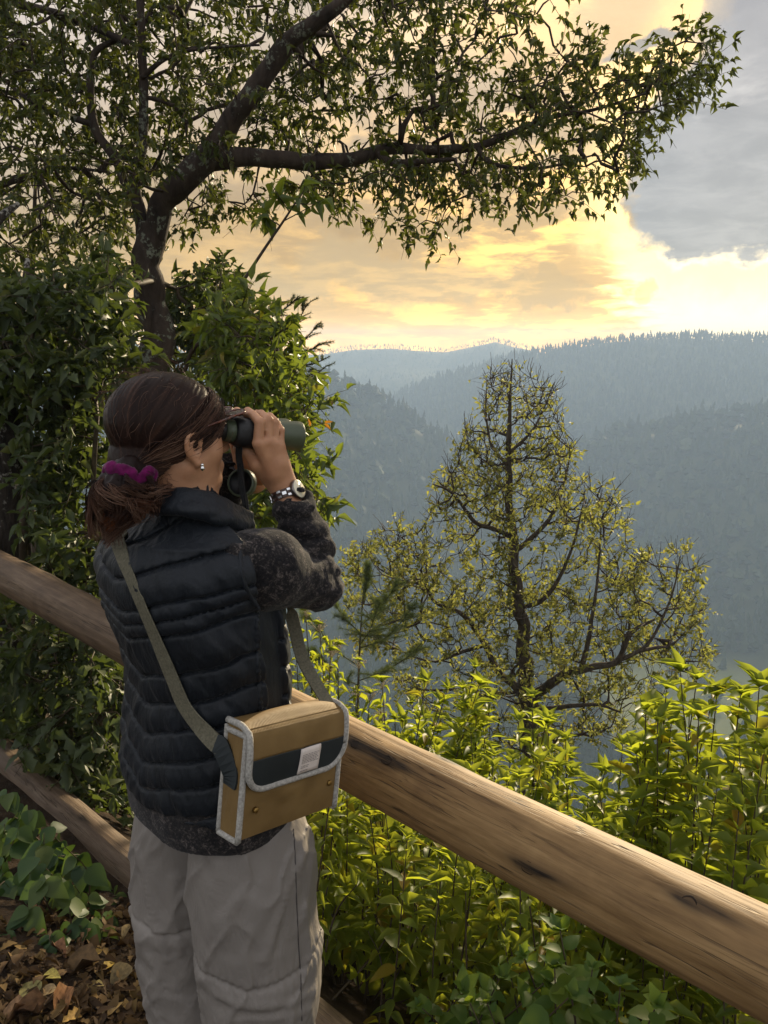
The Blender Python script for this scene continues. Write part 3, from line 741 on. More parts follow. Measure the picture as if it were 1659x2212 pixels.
def rings(tab, Y, rho, kq=1.77):
    out = []
    for y, l, r in tab:
        a = W(l, y, Y); b = W(r, y, Y); hw = (b[0] - a[0]) / 2
        A_ = hw / (math.sqrt(.5) * (1 + rho ** kq) ** (1 / kq))
        out.append((a[2], (a[0] + b[0]) / 2, Y, A_, A_ * rho))
    return out
SH = W(392, 1168, PY)                       # middle of the shoulder line
SHR = SH + 0.158 * RT; SHL = SH - 0.165 * RT
NECKB = W(412, 1092, PY)
ELR = W(682, 1262, 1.42); WRR = W(613, 1056, 1.475)
ELL_ = W(468, 1225, 1.68); WRL = W(498, 1035, 1.60)
vest_rings = rings([(1150, 235, 560), (1185, 205, 585), (1215, 196, 598), (1260, 212, 610), (1330, 226, 622), (1400, 250, 628), (1450, 262, 632), (1513, 259, 636), (1570, 252, 640), (1640, 249, 644), (1668, 254, 644)], PY, 0.70)
AXY = [(r[1], r[2]) for r in vest_rings]
def torso_axis(z):
    A_ = np.array(sorted(vest_rings)); return np.interp(z, A_[:, 0], A_[:, 1]), np.interp(z, A_[:, 0], A_[:, 2])

# --- quilted vest
vf = Field((-0.72, 1.08, 0.68), (-0.10, 1.70, 1.47), 0.003)
vf.loft(vest_rings, (RT, FW), 0.02)
vf.cone(NECKB - UPV * 0.015, SHR - UPV * 0.028, 0.060, 0.056, 0.04); vf.cone(NECKB - UPV * 0.015, SHL - UPV * 0.028, 0.060, 0.056, 0.04)
vf.ell(SH - FW * 0.045 - UPV * 0.07 + RT * 0.0, (0.165, 0.085, 0.12), np.array([RT, FW, UPV]), 0.03)
spine_z = [W(315, y, 1.31)[2] for y in (1108, 1181, 1250, 1318, 1349, 1380, 1462, 1522, 1582, 1638, 1692, 1750, 1812)]
front_z = [W(600, y, 1.45)[2] for y in (1090, 1160, 1235, 1316, 1400, 1470, 1540, 1610, 1680, 1750, 1820)]
def seam_phase(z, levels):
    lv = np.array(sorted(levels)); return np.interp(z, lv, np.arange(len(lv)))
def quilting(P):
    z = P[:, 2]; ax, ay = torso_axis(z)
    r_ = (P[:, 0] - ax) * RT[0] + (P[:, 1] - ay) * RT[1]; f_ = (P[:, 0] - ax) * FW[0] + (P[:, 1] - ay) * FW[1]
    psi = np.arctan2(r_, -f_)                               # 0 at the spine, + to her right
    arc = np.abs(psi) * 0.165
    wob = (fbm(P, 14.0, 2) - 0.5) * 0.014
    ph = seam_phase(z - 0.27 * np.minimum(arc, 0.24) + wob, spine_z)
    phf = seam_phase(z + wob, front_z)
    front = np.clip((np.abs(psi) - 1.95) / 0.05, 0, 1)
    ph = np.where(front > 0.5, phf, ph)
    fr = np.abs(ph - np.round(ph))                          # 0 on a seam
    puff = np.minimum(1.0, (fr / 0.42)) ** 0.5
    seam = np.exp(-(fr / 0.05) ** 2)
    Q = np.stack([arc * np.sign(psi) * 95, z * 9, f_ * 4], -1)
    puck = (vnoise(Q, 1.0) - 0.5) * 0.0045 * np.exp(-(fr / 0.22) ** 2)
    big = (fbm(np.stack([P[:, 0] * 13, P[:, 1] * 13, z * 20 + arc * 30], -1), 1.0, 3) - 0.5) * 0.010
    side = np.clip(1 - np.abs(psi - 1.78) / 0.17, 0, 1); side = np.clip(side * 6, 0, 1)   # plain side panel under the arm
    dd = (puff * 0.0055 - 0.002 - seam * 0.0065 + puck * 1.2 + big)
    edge = np.exp(-((np.abs(psi - 1.60)) / 0.02) ** 2) * (psi > 0)
    return dd * (1 - side) + side * (-0.007 + big * 0.4) + edge * 0.002
vf.displace(quilting)
# cut the right armhole back a little so that the sleeve leaves it
vest = vf.build('vest', M['vest'], person)

# armhole piping
def smo(P, n=9):
    k = np.ones(n) / n; return np.stack([np.convolve(np.pad(P[:, i], n // 2, 'edge'), k, 'valid') for i in range(3)], 1)
def on_vest(pts, off, n=40, Yd=1.40):
    out = []
    for x, y in smooth_path([(a, b, 0) for a, b in pts], n)[:, :2]:
        h = vf.hit(x, y, off); out.append(h if h is not None else (out[-1] if out else W(x, y, Yd)))
    return np.array(out)
mb = MB(); mb.tube(smo(on_vest([(534, 1138), (526, 1155), (519, 1185), (519, 1225), (527, 1262), (543, 1292), (556, 1312)], 0.001)), 0.0042, 8); mb.build('armhole_piping', M['vest'], vest)
mb = MB()
p = on_vest([(556, 1312), (554, 1380), (557, 1450), (562, 1520), (568, 1560)], -0.001, 60)
mb.tube(p, 0.0045 + 0.0012 * np.sin(np.arange(60) * 2.2), 8); mb.build('side_piping', M['vest'], vest)

# collar: stand-up, padded
cf = Field((-0.60, 1.16, 1.30), (-0.16, 1.62, 1.50), 0.003)
bot = [(330, 1100, 1.335), (372, 1100, 1.30), (425, 1106, 1.285), (478, 1120, 1.305), (515, 1132, 1.35), (540, 1136, 1.415)]
top = [(346, 1076, 1.35), (383, 1066, 1.325), (430, 1069, 1.315), (480, 1086, 1.338), (518, 1104, 1.382), (541, 1118, 1.430)]
B_ = smooth_path([W(*q) for q in bot], 22); T_ = smooth_path([W(*q) for q in top], 22)
mid = W(372, 1075, 1.32)
def mirror(P):
    c = NECKB; v = P - c; return c + v - 2 * (v @ RT)[:, None] * RT
for Bq, Tq in ((B_, T_), (mirror(B_)[4:], mirror(T_)[4:])):
    for k in range(len(Bq) - 1):
        for s_ in (0, 0.5, 1):
            b0 = Bq[k] * (1 - s_) + Bq[k + 1] * s_; t0 = Tq[k] * (1 - s_) + Tq[k + 1] * s_
            cf.cone(b0, t0, 0.0105, 0.0070, 0.006)
cf.displace(lambda P: (fbm(P * np.array([1, 1, 2.0]), 28.0, 3) - 0.5) * 0.009)
cf.build('collar', M['vest'], vest)
mb = MB()
for k in range(9):
    c = W(544 - k * 0.4, 1108 + k * 3.6, 1.432 - 0.001 * k); mb.box(c, (0.005, 0.006, 0.0022))
mb.build('zipper', M['steel'], vest, smooth=False)

# --- fleece jacket: sleeves and hem
ff = Field((-0.72, 1.08, 0.66), (-0.02, 1.80, 1.46), 0.0035)
hem_r = rings([(1630, 258, 640), (1670, 259, 646), (1705, 264, 650), (1730, 268, 646)], PY, 0.72)
ff.loft(hem_r, (RT, FW), 0.006)
CUF = W(632, 1084, 1.468)
ff.loft([(z, x, y, a - 0.032, b - 0.032) for z, x, y, a, b in vest_rings], (RT, FW), 0.01)
ff.chain([SHR + FW * 0.01, SHR * 0.62 + ELR * 0.38, ELR], [0.040, 0.068, 0.049], 0.03)
ff.chain([ELR, ELR * 0.5 + CUF * 0.5 + FW * 0.006, CUF], [0.050, 0.047, 0.038], 0.012)
ff.chain([SHL, SHL * 0.5 + ELL_ * 0.5, ELL_], [0.068, 0.062, 0.050], 0.03)
CUL = W(500, 1000, 1.575)
ff.chain([ELL_, CUL], [0.050, 0.036], 0.015)
ff.cone(CUF + (CUF - ELR) * 0.04, CUF + (CUF - ELR) * 0.4, 0.030, 0.028, 0.003, 's')
ff.cone(CUL + (CUL - ELL_) * 0.06, CUL + (CUL - ELL_) * 0.4, 0.029, 0.026, 0.003, 's')
def folds(P):
    out = np.zeros(len(P))
    for A_, B2, amp, fq in ((ELR, CUF, 0.0075, 62.0), (SHR, ELR, 0.0045, 40.0), (ELL_, CUL, 0.006, 55.0)):
        ax = norm(B2 - A_); t = (P - A_) @ ax; rad = np.linalg.norm(P - A_ - t[:, None] * ax, axis=1)
        L = np.linalg.norm(B2 - A_); inside = np.clip(1.6 - rad / 0.055, 0, 1) * np.clip((t + 0.05) / 0.03, 0, 1) * np.clip((L + 0.03 - t) / 0.02, 0, 1)
        w = fbm(P, 16.0, 2) * 4.5
        out += inside * amp * (np.sin(t * fq * 2.2 + w * 2.5) * 0.6 + (fbm(P + t[:, None] * ax * 1.5, 34.0, 2) - 0.5) * 1.3)
    d = np.linalg.norm(P - ELR, axis=1); out += 0.006 * np.exp(-(d / 0.05) ** 2) * (fbm(P, 45.0, 2) - 0.5) * 3
    out += (fbm(P, 20.0, 2) - 0.5) * 0.006
    return out
ff.displace(folds)
fleece = ff.build('fleece_jacket', M['fleece'], person)

# --- trousers
M['stitch'] = plain('grey_stitching', (0.070, 0.062, 0.058), 0.8, 0.2)
tf = Field((-0.72, 1.08, 0.0), (-0.08, 1.74, 0.92), 0.004)
rl = rings([(1650, 450, 590), (1700, 430, 620), (1760, 412, 655), (1840, 404, 678), (1900, 405, 684), (1977, 414, 687), (2064, 426, 692), (2090, 430, 698), (2121, 434, 702), (2160, 437, 697), (2212, 445, 684), (2330, 455, 668), (2520, 470, 640)], 1.35, 1.0)
ll = rings([(1650, 320, 480), (1740, 290, 495), (1810, 283, 502), (1905, 286, 505), (2013, 295, 512), (2075, 304, 518), (2095, 311, 524), (2121, 317, 528), (2157, 322, 528), (2212, 330, 528), (2330, 345, 530), (2520, 372, 528)], 1.475, 1.0)
def down(rg):                                        # continue straight down to the ankle
    z, x, y, a, b = min(rg); return rg + [(0.055, x + 0.012, y + 0.01, a * 0.93, b * 0.93)]
tf.loft(down(rl), (RT, FW), 0.012, 2.2); tf.loft(down(ll), (RT, FW), 0.012, 2.2)
zk = W(520, 2142, 1.22)[2]
def trouser_folds(P):
    z = P[:, 2]
    a = (fbm(np.stack([P[:, 0] * 12 + z * 5, P[:, 1] * 12 - z * 6, z * 3.2], -1), 1.0, 3) - 0.5) * 0.013
    rid = 1 - np.abs(fbm(np.stack([P[:, 0] * 9 - z * 4.5, P[:, 1] * 9 + z * 3, z * 2.5 + 5], -1), 1.0, 3) - 0.5) * 2
    a += (rid ** 10 - 0.2) * 0.0075
    d = z - zk - 0.035 * (fbm(P, 9.0, 2) - 0.5) - 0.10 * ((P - person_loc) @ RT) * 0.0
    a += -0.0050 * np.exp(-(d / 0.005) ** 2) + 0.004 * np.exp(-((d + 0.022) / 0.018) ** 2)
    ang = np.arctan2(P[:, 0] - W(545, 2100, 1.335)[0], P[:, 1] - 1.335)
    a += 0.0016 * np.exp(-(d / 0.030) ** 2) * np.sin(ang * 46 + fbm(P, 30, 2) * 6)
    for pl, amp, wd in FOLDS:
        dm = np.full(len(P), 9.0)
        for q in pl: dm = np.minimum(dm, np.sum((P - q) ** 2, 1))
        a += amp * np.exp(-dm / wd ** 2)
    low = np.clip((zk - z) / 0.1, 0, 1); a += low * (fbm(P * np.array([1, 1, 1.6]), 17.0, 3) - 0.5) * 0.012
    return a
person_loc = np.array([person.location[0], PY, 0])
FOLDS = []
for pts, amp, wd in (([(655, 1830), (632, 1900), (606, 1975), (585, 2035), (572, 2070)], 0.0075, 0.011), ([(640, 1880), (612, 1970), (600, 2050)], -0.004, 0.010), ([(300, 1840), (318, 1930), (338, 2020), (360, 2070)], 0.006, 0.012),
                     ([(470, 1870), (452, 1960), (446, 2060)], 0.005, 0.014), ([(560, 1850), (530, 1950), (500, 2060)], -0.005, 0.018), ([(380, 1900), (372, 1980), (390, 2060)], 0.005, 0.012), ([(660, 1960), (668, 2040), (660, 2090)], 0.005, 0.009),
                     ([(350, 2150), (400, 2165), (430, 2190)], 0.005, 0.010), ([(470, 2150), (540, 2175), (620, 2165), (680, 2140)], 0.005, 0.010), ([(520, 2205), (600, 2200), (670, 2180)], 0.004, 0.008)):
    q = [tf.hit(x, y) for x, y in smooth_path([(a_, b_, 0) for a_, b_ in pts], 22)[:, :2]]
    FOLDS.append(([k for k in q if k is not None], amp, wd))
tf.displace(trouser_folds, 0.045)
trousers = tf.build('trousers', M['trousers'], person)
def seam_on(field, pts, name, mat, parent, r=0.0016, off=0.0):
    q = []
    for x, y in smooth_path([(a, b, 0) for a, b in pts], 50)[:, :2]:
        h = field.hit(x, y, off)
        if h is not None: q.append(h)
    if len(q) > 3:
        mb = MB(); mb.tube(np.array(q), r, 6); mb.build(name, mat, parent)
seam_on(tf, [(634, 1790), (638, 1860), (641, 1950), (645, 2040), (650, 2120), (652, 2205)], 'side_seam', M['stitch'], trousers, 0.0012, 0.0008)

# --- boots (below the frame)
for cx_, cyy in ((min(rl)[1], 1.345), (min(ll)[1], 1.485)):
    bf = Field((cx_ - 0.2, cyy - 0.2, -0.03), (cx_ + 0.28, cyy + 0.28, 0.16), 0.005)
    c = np.array([cx_ + 0.01, cyy + 0.01, 0]); bf.cone(c + UPV * 0.14, c + UPV * 0.05 - FW * 0.02, 0.052, 0.045, 0.02)
    bf.cone(c + UPV * 0.042 - FW * 0.02, c + UPV * 0.036 + FW * 0.15, 0.042, 0.036, 0.02)
    bf.build('boot', M['sole'], person)

# --- body: head, neck, arms and hands in one surface
HD = W(362, 915, 1.40); PHI = R(58)
HF = np.array([math.sin(PHI), math.cos(PHI), 0]); HR = np.array([math.cos(PHI), -math.sin(PHI), 0]); HM = np.array([HR, HF, UPV])
def hl(r_, f_, z_): return HD + r_ * HR + f_ * HF + z_ * UPV
sk = Field((-0.64, 1.12, 0.02), (-0.06, 1.78, 1.63), 0.0033)
sk.ell(hl(0, 0.002, 0.004), (0.074, 0.092, 0.084), HM, 0.01)
sk.ell(hl(0, 0.042, -0.045), (0.057, 0.054, 0.078), HM, 0.02)
for s_ in (1, -1):
    sk.ell(hl(0.040 * s_, 0.056, -0.048), (0.024, 0.027, 0.030), HM, 0.02)
    sk.cone(hl(0.050 * s_, 0.022, -0.072), hl(0.014 * s_, 0.070, -0.106), 0.022, 0.019, 0.02)
    sk.ell(hl(0.030 * s_, 0.094, -0.012), (0.013, 0.012, 0.010), HM, 0.008, 's')
    sk.ell(hl(0.030 * s_, 0.085, -0.013), (0.012, 0.012, 0.012), HM, 0.004)
sk.cone(hl(0, 0.094, -0.008), hl(0, 0.105, -0.050), 0.007, 0.0105, 0.010)
for s_ in (1, -1): sk.ell(hl(0.010 * s_, 0.097, -0.053), (0.007, 0.009, 0.007), HM, 0.006)
sk.cone(hl(-0.016, 0.090, -0.078), hl(0.016, 0.090, -0.078), 0.0065, 0.0065, 0.008)
sk.cone(hl(-0.014, 0.089, -0.087), hl(0.014, 0.089, -0.087), 0.007, 0.007, 0.008)
sk.ell(hl(0, 0.075, -0.108), (0.022, 0.018, 0.016), HM, 0.015)
sk.cone(hl(0, -0.004, -0.070), NECKB - UPV * 0.02, 0.050, 0.058, 0.03)
# ear: a bowl with a raised rim and a lobe
for s_ in (1, -1):
    E = hl(0.070 * s_, 0.024, -0.040)
    o_ = HR * s_; back = -HF
    def ep(a, b, c): return E + a * back + b * UPV + c * o_
    sk.ell(ep(0.004, 0.002, 0.004), (0.006, 0.016, 0.026), np.array([o_ * 0.9 + back * 0.4, back * 0.9 - o_ * 0.4, UPV]), 0.006)
    rim = [ep(-0.012, 0.010, 0.004), ep(-0.010, 0.024, 0.008), ep(0.002, 0.031, 0.012), ep(0.014, 0.026, 0.016), ep(0.019, 0.012, 0.017), ep(0.016, -0.004, 0.014), ep(0.008, -0.016, 0.010), ep(-0.003, -0.026, 0.006)]
    sk.chain(smooth_path(rim, 20), np.linspace(0.0036, 0.0045, 20), 0.003)
    sk.chain(smooth_path([ep(-0.004, 0.018, 0.008), ep(0.008, 0.014, 0.012), ep(0.009, 0.0, 0.012), ep(0.0, -0.012, 0.009)], 12), np.full(12, 0.0035), 0.003)
    sk.ell(ep(-0.002, -0.025, 0.006), (0.0065, 0.006, 0.008), np.array([o_, back, UPV]), 0.005)
    sk.ell(ep(-0.001, 0.002, 0.013), (0.006, 0.007, 0.011), np.array([o_, back, UPV]), 0.004, 's')
# trunk and legs under the clothes
sk.loft([(z, x, y, a - 0.04, b - 0.04) for z, x, y, a, b in vest_rings], (RT, FW), 0.02)
sk.cone(NECKB - UPV * 0.03, SHR - UPV * 0.03, 0.045, 0.036, 0.03); sk.cone(NECKB - UPV * 0.03, SHL - UPV * 0.03, 0.045, 0.036, 0.03)
for rg in (rl, ll):
    t_ = max(rg); b_ = min(rg); sk.chain([np.array([t_[1], t_[2], 0.78]), np.array([b_[1], b_[2], 0.45]), np.array([b_[1], b_[2], 0.10])], [0.080, 0.055, 0.036], 0.03)
sk.chain([SHR - UPV * 0.02, ELR, WRR], [0.042, 0.036, 0.0235], 0.02); sk.chain([SHL - UPV * 0.02, ELL_, WRL], [0.042, 0.036, 0.023], 0.02)

# --- right hand on the barrel
def hand(joints, wrist, rads, thumb, thr):
    mcps = [np.array(j[0]) for j in joints]
    w2 = [wrist + (m_ - mcps[1]) * 0.42 for m_ in mcps]
    for a, b, rr in zip(w2, mcps, rads): sk.cone(a, b, 0.0165, rr * 1.15, 0.013)
    for k in range(len(mcps) - 1): sk.cone(mcps[k], mcps[k + 1], rads[k] * 0.95, rads[k + 1] * 0.95, 0.006)
    c_ = np.mean(mcps, 0) * 0.55 + wrist * 0.45
    sk.cone(wrist * 0.6 + mcps[0] * 0.4, c_, 0.018, 0.018, 0.012)
    sk.chain(thumb, thr, 0.008)
    for j, rr in zip(joints, rads):      # fingers last, so that they stay apart
        rad = [rr * k for k in (1.06, 1.0, 0.90, 0.80)][:len(j)]
        for m_ in range(len(j) - 1): sk.cone(j[m_], j[m_ + 1], rad[m_], rad[m_ + 1], 0.0015)
        sk.ell(j[1], np.full(3, rr * 1.05), None, 0.002)
RH = [[W(557.5, 958, 1.424), W(561, 912, 1.428), W(546, 896, 1.448), W(533, 895, 1.462)],
      [W(579, 954, 1.436), W(579.5, 906, 1.440), W(564, 893, 1.464), W(553, 893, 1.484)],
      [W(594, 957, 1.447), W(594.5, 911, 1.451), W(583, 898, 1.474), W(573, 898, 1.492)],
      [W(607, 963, 1.457), W(607, 929, 1.462), W(600, 914, 1.480), W(592, 912, 1.495)]]
hand(RH, WRR, [0.0096, 0.0082, 0.0074, 0.0068], [W(590, 1040, 1.475), W(556, 1003, 1.452), W(537, 976, 1.462), W(532, 958, 1.478)], [0.019, 0.0145, 0.0115, 0.0095])
# --- left hand, mirrored over the line of sight of the binoculars
BE0 = W(474, 929, 1.425); BE1 = W(623, 941, 1.495); BD = norm(BE1 - BE0); BN = norm(np.cross(BD, UPV)); BU = np.cross(BN, BD)
IPD = 0.064
bmid = BE0 - BN * IPD / 2
def bmir(p): v = np.asarray(p) - bmid; return bmid + v - 2 * (v @ BN) * BN
LH = [[bmir(q) for q in j] for j in RH]
hand(LH, WRL * 0.4 + bmir(WRR) * 0.6, [0.0096, 0.0082, 0.0074, 0.0068], [bmir(q) for q in (W(590, 1040, 1.475), W(556, 1003, 1.452), W(537, 976, 1.462), W(532, 958, 1.478))], [0.019, 0.0145, 0.0115, 0.0095])
sk.cone(WRL, WRL * 0.4 + bmir(WRR) * 0.6, 0.023, 0.02, 0.02)
body = sk.build('body', M['skin'], person)
# fingernail of the index finger
def nail(j, r_):
    tip = np.array(j[3]); d = norm(tip - np.array(j[2])); n = norm(np.cross(np.cross(d, UPV), d)) ; mb = MB()
    c = tip + n * r_ * 0.62 + d * 0.002; e2 = np.cross(n, d)
    a = np.arange(12) / 12 * 2 * math.pi
    V = np.vstack([c + n * 0.0012, c + 0.006 * np.cos(a)[:, None] * d + 0.0045 * np.sin(a)[:, None] * e2 - n * 0.0012])
    mb.add(V, tris=[[0, 1 + k, 1 + (k + 1) % 12] for k in range(12)]); mb.build('fingernail', M['nail'], body)
M['nail'] = plain('nail', (0.55, 0.32, 0.24), 0.3, 0.5)
for j, r_ in zip(RH + LH, [0.0096, 0.0082, 0.0074, 0.0068] * 2): nail(j, r_)

# --- hair
hc = hl(0, -0.008, 0.006); hr_ = np.array([0.086, 0.106, 0.090])
LINE = np.array([(-0.14, -0.13), (-0.085, -0.112), (-0.050, -0.098), (-0.018, -0.070), (-0.002, -0.036), (0.010, -0.018), (0.045, -0.012), (0.062, 0.008), (0.078, 0.040), (0.095, 0.056), (0.14, 0.085)])
hf_ = Field(hc - 0.15, hc + 0.15, 0.003)
def capf(X, Y, Z):
    r_ = (X - HD[0]) * HR[0] + (Y - HD[1]) * HR[1]; f_ = (X - HD[0]) * HF[0] + (Y - HD[1]) * HF[1]; z_ = Z - HD[2] + 0 * X
    q = np.sqrt((r_ / hr_[0]) ** 2 + ((f_ + 0.008) / hr_[1]) ** 2 + ((z_ - 0.006) / hr_[2]) ** 2) / 0.968
    # the nape: hair drawn down and in to the tie
    lo = np.sqrt((r_ / 0.066) ** 2 + ((f_ + 0.040) / 0.062) ** 2 + ((z_ + 0.050) / 0.070) ** 2)
    d = np.minimum((q - 1) * 0.088, (lo - 1) * 0.06)
    zl = np.interp(f_.ravel(), LINE[:, 0], LINE[:, 1]).reshape(f_.shape)
    return np.maximum(d, (zl - z_) * 0.75)
hf_.put(capf, hc - 0.12, hc + 0.12, 0.004)
TIE = W(283, 1012, 1.318)
BUN = W(268, 1062, 1.305)
hf_.cone(hl(0.0, -0.070, -0.065), TIE, 0.036, 0.014, 0.02)
def hgroove(P):
    v = (P - hc) @ HM.T / hr_; n = norm(v); tdir = norm(HM @ (TIE - hc) / hr_)
    e1 = norm(np.cross(tdir, [0.3, 0.9, 0.4])); e2 = np.cross(tdir, e1)
    ang = np.arctan2(n @ e2, n @ e1)
    return (vnoise(np.stack([np.cos(ang) * 26, np.sin(ang) * 26, (n @ tdir) * 1.5], -1), 1.0) - 0.5) * 0.0030
hf_.displace(hgroove)
hair = hf_.build('hair', M['hair'], person)
hv = np.zeros(len(hair.data.vertices) * 3, np.float32); hair.data.vertices.foreach_get('co', hv); hv = hv.reshape(-1, 3).astype(float)
def hair_tone(P):                      # streaks that run with the combing direction
    n = norm((P - hc) @ HM.T / hr_); td = norm(HM @ (TIE - hc) / hr_); e1 = norm(np.cross(td, [0.3, 0.9, 0.4])); e2 = np.cross(td, e1); a = np.arctan2(n @ e2, n @ e1)
    f1 = vnoise(np.stack([np.cos(a) * 34, np.sin(a) * 34, (n @ td) * 1.2], -1)); f2 = vnoise(np.stack([np.cos(a) * 11 + 5, np.sin(a) * 11, (n @ td) * 1.5], -1))
    return np.clip(0.03 + 0.44 * (0.6 * f1 + 0.4 * f2) ** 1.6, 0, 0.6)
at = hair.data.attributes.new('var', 'FLOAT', 'POINT'); at.data.foreach_set('value', hair_tone(hv).astype(np.float32))

def strands():
    r = np.random.default_rng(5); mb = MB()
    tdir = norm(HM @ (TIE - hc) / hr_)
    for lock in range(230):
        sL = r.choice((-1, 1)); uL = r.random(); rL = r.random() * 0.060; cL = np.clip(r.normal(0.40, 0.18), 0.03, 0.64); phL = r.random() * 6; crL = r.uniform(0.0, 0.42); nL = r.normal(0, 0.03, 3); sfL = r.uniform(0, 1)
        for k in range(22):
            u = np.clip(uL + r.normal(0, 0.012), 0, 1)
            f0 = np.interp(u, [0, 0.35, 0.65, 1], [0.098, 0.072, 0.012, -0.035]) + r.normal(0, 0.004)
            z0 = np.interp(f0, LINE[:, 0], LINE[:, 1]) + r.normal(0.002, 0.007)
            side = np.sqrt(max(0.02, 1 - ((f0 + 0.008) / hr_[1]) ** 2 - ((z0 - 0.006) / hr_[2]) ** 2))
            if f0 > 0.065: side *= np.clip(sfL + r.normal(0, 0.05), 0, 1)
            n0 = norm(np.array([sL * side, (f0 + 0.008) / hr_[1], (z0 - 0.006) / hr_[2]]))
            th = math.acos(np.clip(n0 @ tdir, -1, 1)); uu = np.linspace(0.0, 0.97, 15)
            n = (np.sin((1 - uu) * th)[:, None] * n0 + np.sin(uu * th)[:, None] * tdir) / math.sin(th)
            crown = np.array([0, -0.1, 0.75]) * (np.sin(uu * math.pi) * crL)[:, None] * (n0[2] > 0.1)
            n = norm(n + crown + (nL + r.normal(0, 0.010, 3)) * np.sin(uu * 3.1)[:, None])
            rad = 1.000 + rL * np.sin(uu * math.pi) ** 0.5 + r.random() * 0.014 + 0.006 * np.sin(uu * 7 + phL)
            P = hc + (n * rad[:, None] * hr_) @ HM
            wt = np.clip((uu - 0.66) / 0.31, 0, 1)[:, None] ** 1.6; P = P * (1 - wt) + (TIE + (P - TIE) * 0.16) * wt
            fly = r.random() < 0.07
            if fly: P = P + np.outer(np.sin(uu * math.pi) ** 2, r.normal(0, 0.008, 3) + np.array([0, 0, 0.012])) + np.cumsum(r.normal(0, 0.0008, P.shape), 0)
            mb.tube(P, (0.0004 if fly else 0.00075) * (1 - 0.3 * uu), 3, cap=False, attr=np.clip(cL + r.normal(0, 0.12), 0.02, 0.66))
    # nape: drawn back and up to the tie
    lc_ = hl(0, -0.040, -0.050); lr_ = np.array([0.066, 0.062, 0.070]); td = norm(HM @ (TIE - lc_) / lr_)
    for k in range(1500):
        f0 = r.uniform(-0.085, 0.012); s_ = r.choice((-1, 1)); z0 = np.interp(f0, LINE[:, 0], LINE[:, 1]) + abs(r.normal(0.002, 0.012))
        v = np.array([0, (f0 + 0.040) / lr_[1], (z0 + 0.050) / lr_[2]]); v[0] = s_ * math.sqrt(max(0.03, 1 - v[1] ** 2 - v[2] ** 2)); n0 = norm(v)
        th = math.acos(np.clip(n0 @ td, -0.99, 0.99)); uu = np.linspace(0, 0.96, 11)
        n = norm((np.sin((1 - uu) * th)[:, None] * n0 + np.sin(uu * th)[:, None] * td) / math.sin(th) + r.normal(0, 0.02, 3) * np.sin(uu * 3.1)[:, None])
        P = lc_ + (n * (1.0 + r.random() * 0.05) * lr_) @ HM
        wt = np.clip((uu - 0.4) / 0.56, 0, 1)[:, None] ** 1.5; P = P * (1 - wt) + (TIE + (P - TIE) * 0.18) * wt
        mb.tube(P, 0.0007, 3, cap=False, attr=np.clip(r.normal(0.28, 0.16), 0.02, 0.6))
    # tail: out of the tie, round and down
    for lock in range(85):
        a = r.uniform(0, 6.283); q = math.sqrt(r.random()); o = RT * math.cos(a) + FW * math.sin(a)
        p0 = TIE + o * 0.016 * q; spread = o * 0.050 * q
        p1 = W(266 + r.normal(0, 10), 1050, 1.305) + spread * np.array([1.05, 0.9, 1]) + UPV * r.normal(0.002, 0.012)
        tail = r.random() < 0.42
        if tail: e = W(236 + r.normal(0, 13), 1146 + r.normal(0, 14), 1.30 + r.normal(0, 0.012))
        elif r.random() < 0.3: e = W(328 + r.normal(0, 10), 1080 + r.normal(0, 12), 1.285 + r.normal(0, 0.012))
        else: e = W(272 + r.normal(0, 26), 1096 + r.normal(0, 14), 1.292 + r.normal(0, 0.014)) + spread * 0.25
        p2 = p1 * 0.45 + e * 0.55 + spread * 0.45; c0 = np.clip(r.normal(0.24, 0.13), 0.02, 0.5); tp = r.uniform(0.4, 1.7); curl = r.normal(0, 0.008, 3)
        for k in range(22):
            J = lambda s_: r.normal(0, s_, 3)
            P = smooth_path([TIE + UPV * 0.004 - FW * 0.004, p0 - UPV * 0.006 + J(0.002), p1 + J(0.0035), p2 + J(0.0045) + curl, e + J(0.006)], 14)
            P += np.cumsum(r.normal(0, 0.00022, P.shape), 0)
            u = np.linspace(0, 1, 14)
            mb.tube(P, 0.0009 * (1 - 0.6 * u), 3, cap=False, attr=np.clip(c0 + r.normal(0, 0.04) + 0.75 * np.clip(u - 0.5, 0, 1) * tp, 0, 1))
    # frizz standing off the crown and sides
    for k in range(190):
        n0 = norm(np.array([r.normal(0, 0.6), r.normal(0.1, 0.6), abs(r.normal(0.5, 0.5))])); p0 = hc + (n0 * 1.0 * hr_) @ HM
        if (p0 - HD) @ HF > 0.07: continue
        nn = norm((n0 / hr_) @ HM); fl_ = TIE - p0; fl_ = norm(fl_ - nn * (fl_ @ nn)); tt = norm(fl_ + r.normal(0, 0.22, 3)); L = r.uniform(0.02, 0.06)
        P = smooth_path([p0, p0 + tt * L * 0.4 + nn * L * r.uniform(0.15, 0.35), p0 + tt * L * 0.8 + nn * L * r.uniform(0.1, 0.4) + r.normal(0, 0.003, 3), p0 + tt * L + nn * L * r.uniform(-0.05, 0.4)], 9)
        mb.tube(P, np.linspace(0.0004, 0.0002, 9), 3, cap=False, attr=np.clip(r.normal(0.42, 0.08), 0.2, 0.6))
    # loose wisps at the nape
    for k in range(70):
        p0 = hl(0.055 + r.normal(0, 0.01), -0.02 - 0.05 * r.random(), -0.085 - 0.03 * r.random())
        e = p0 + HR * 0.02 * r.random() + HF * r.normal(0.0, 0.02) - UPV * r.uniform(0.005, 0.035)
        mb.tube(smooth_path([p0, (p0 + e) / 2 + r.normal(0, 0.004, 3), e], 7), np.linspace(0.0005, 0.0002, 7), 3, cap=False, attr=0.5)
    mb.build('hair_strands', M['hair'], hair, attr='var')
strands()
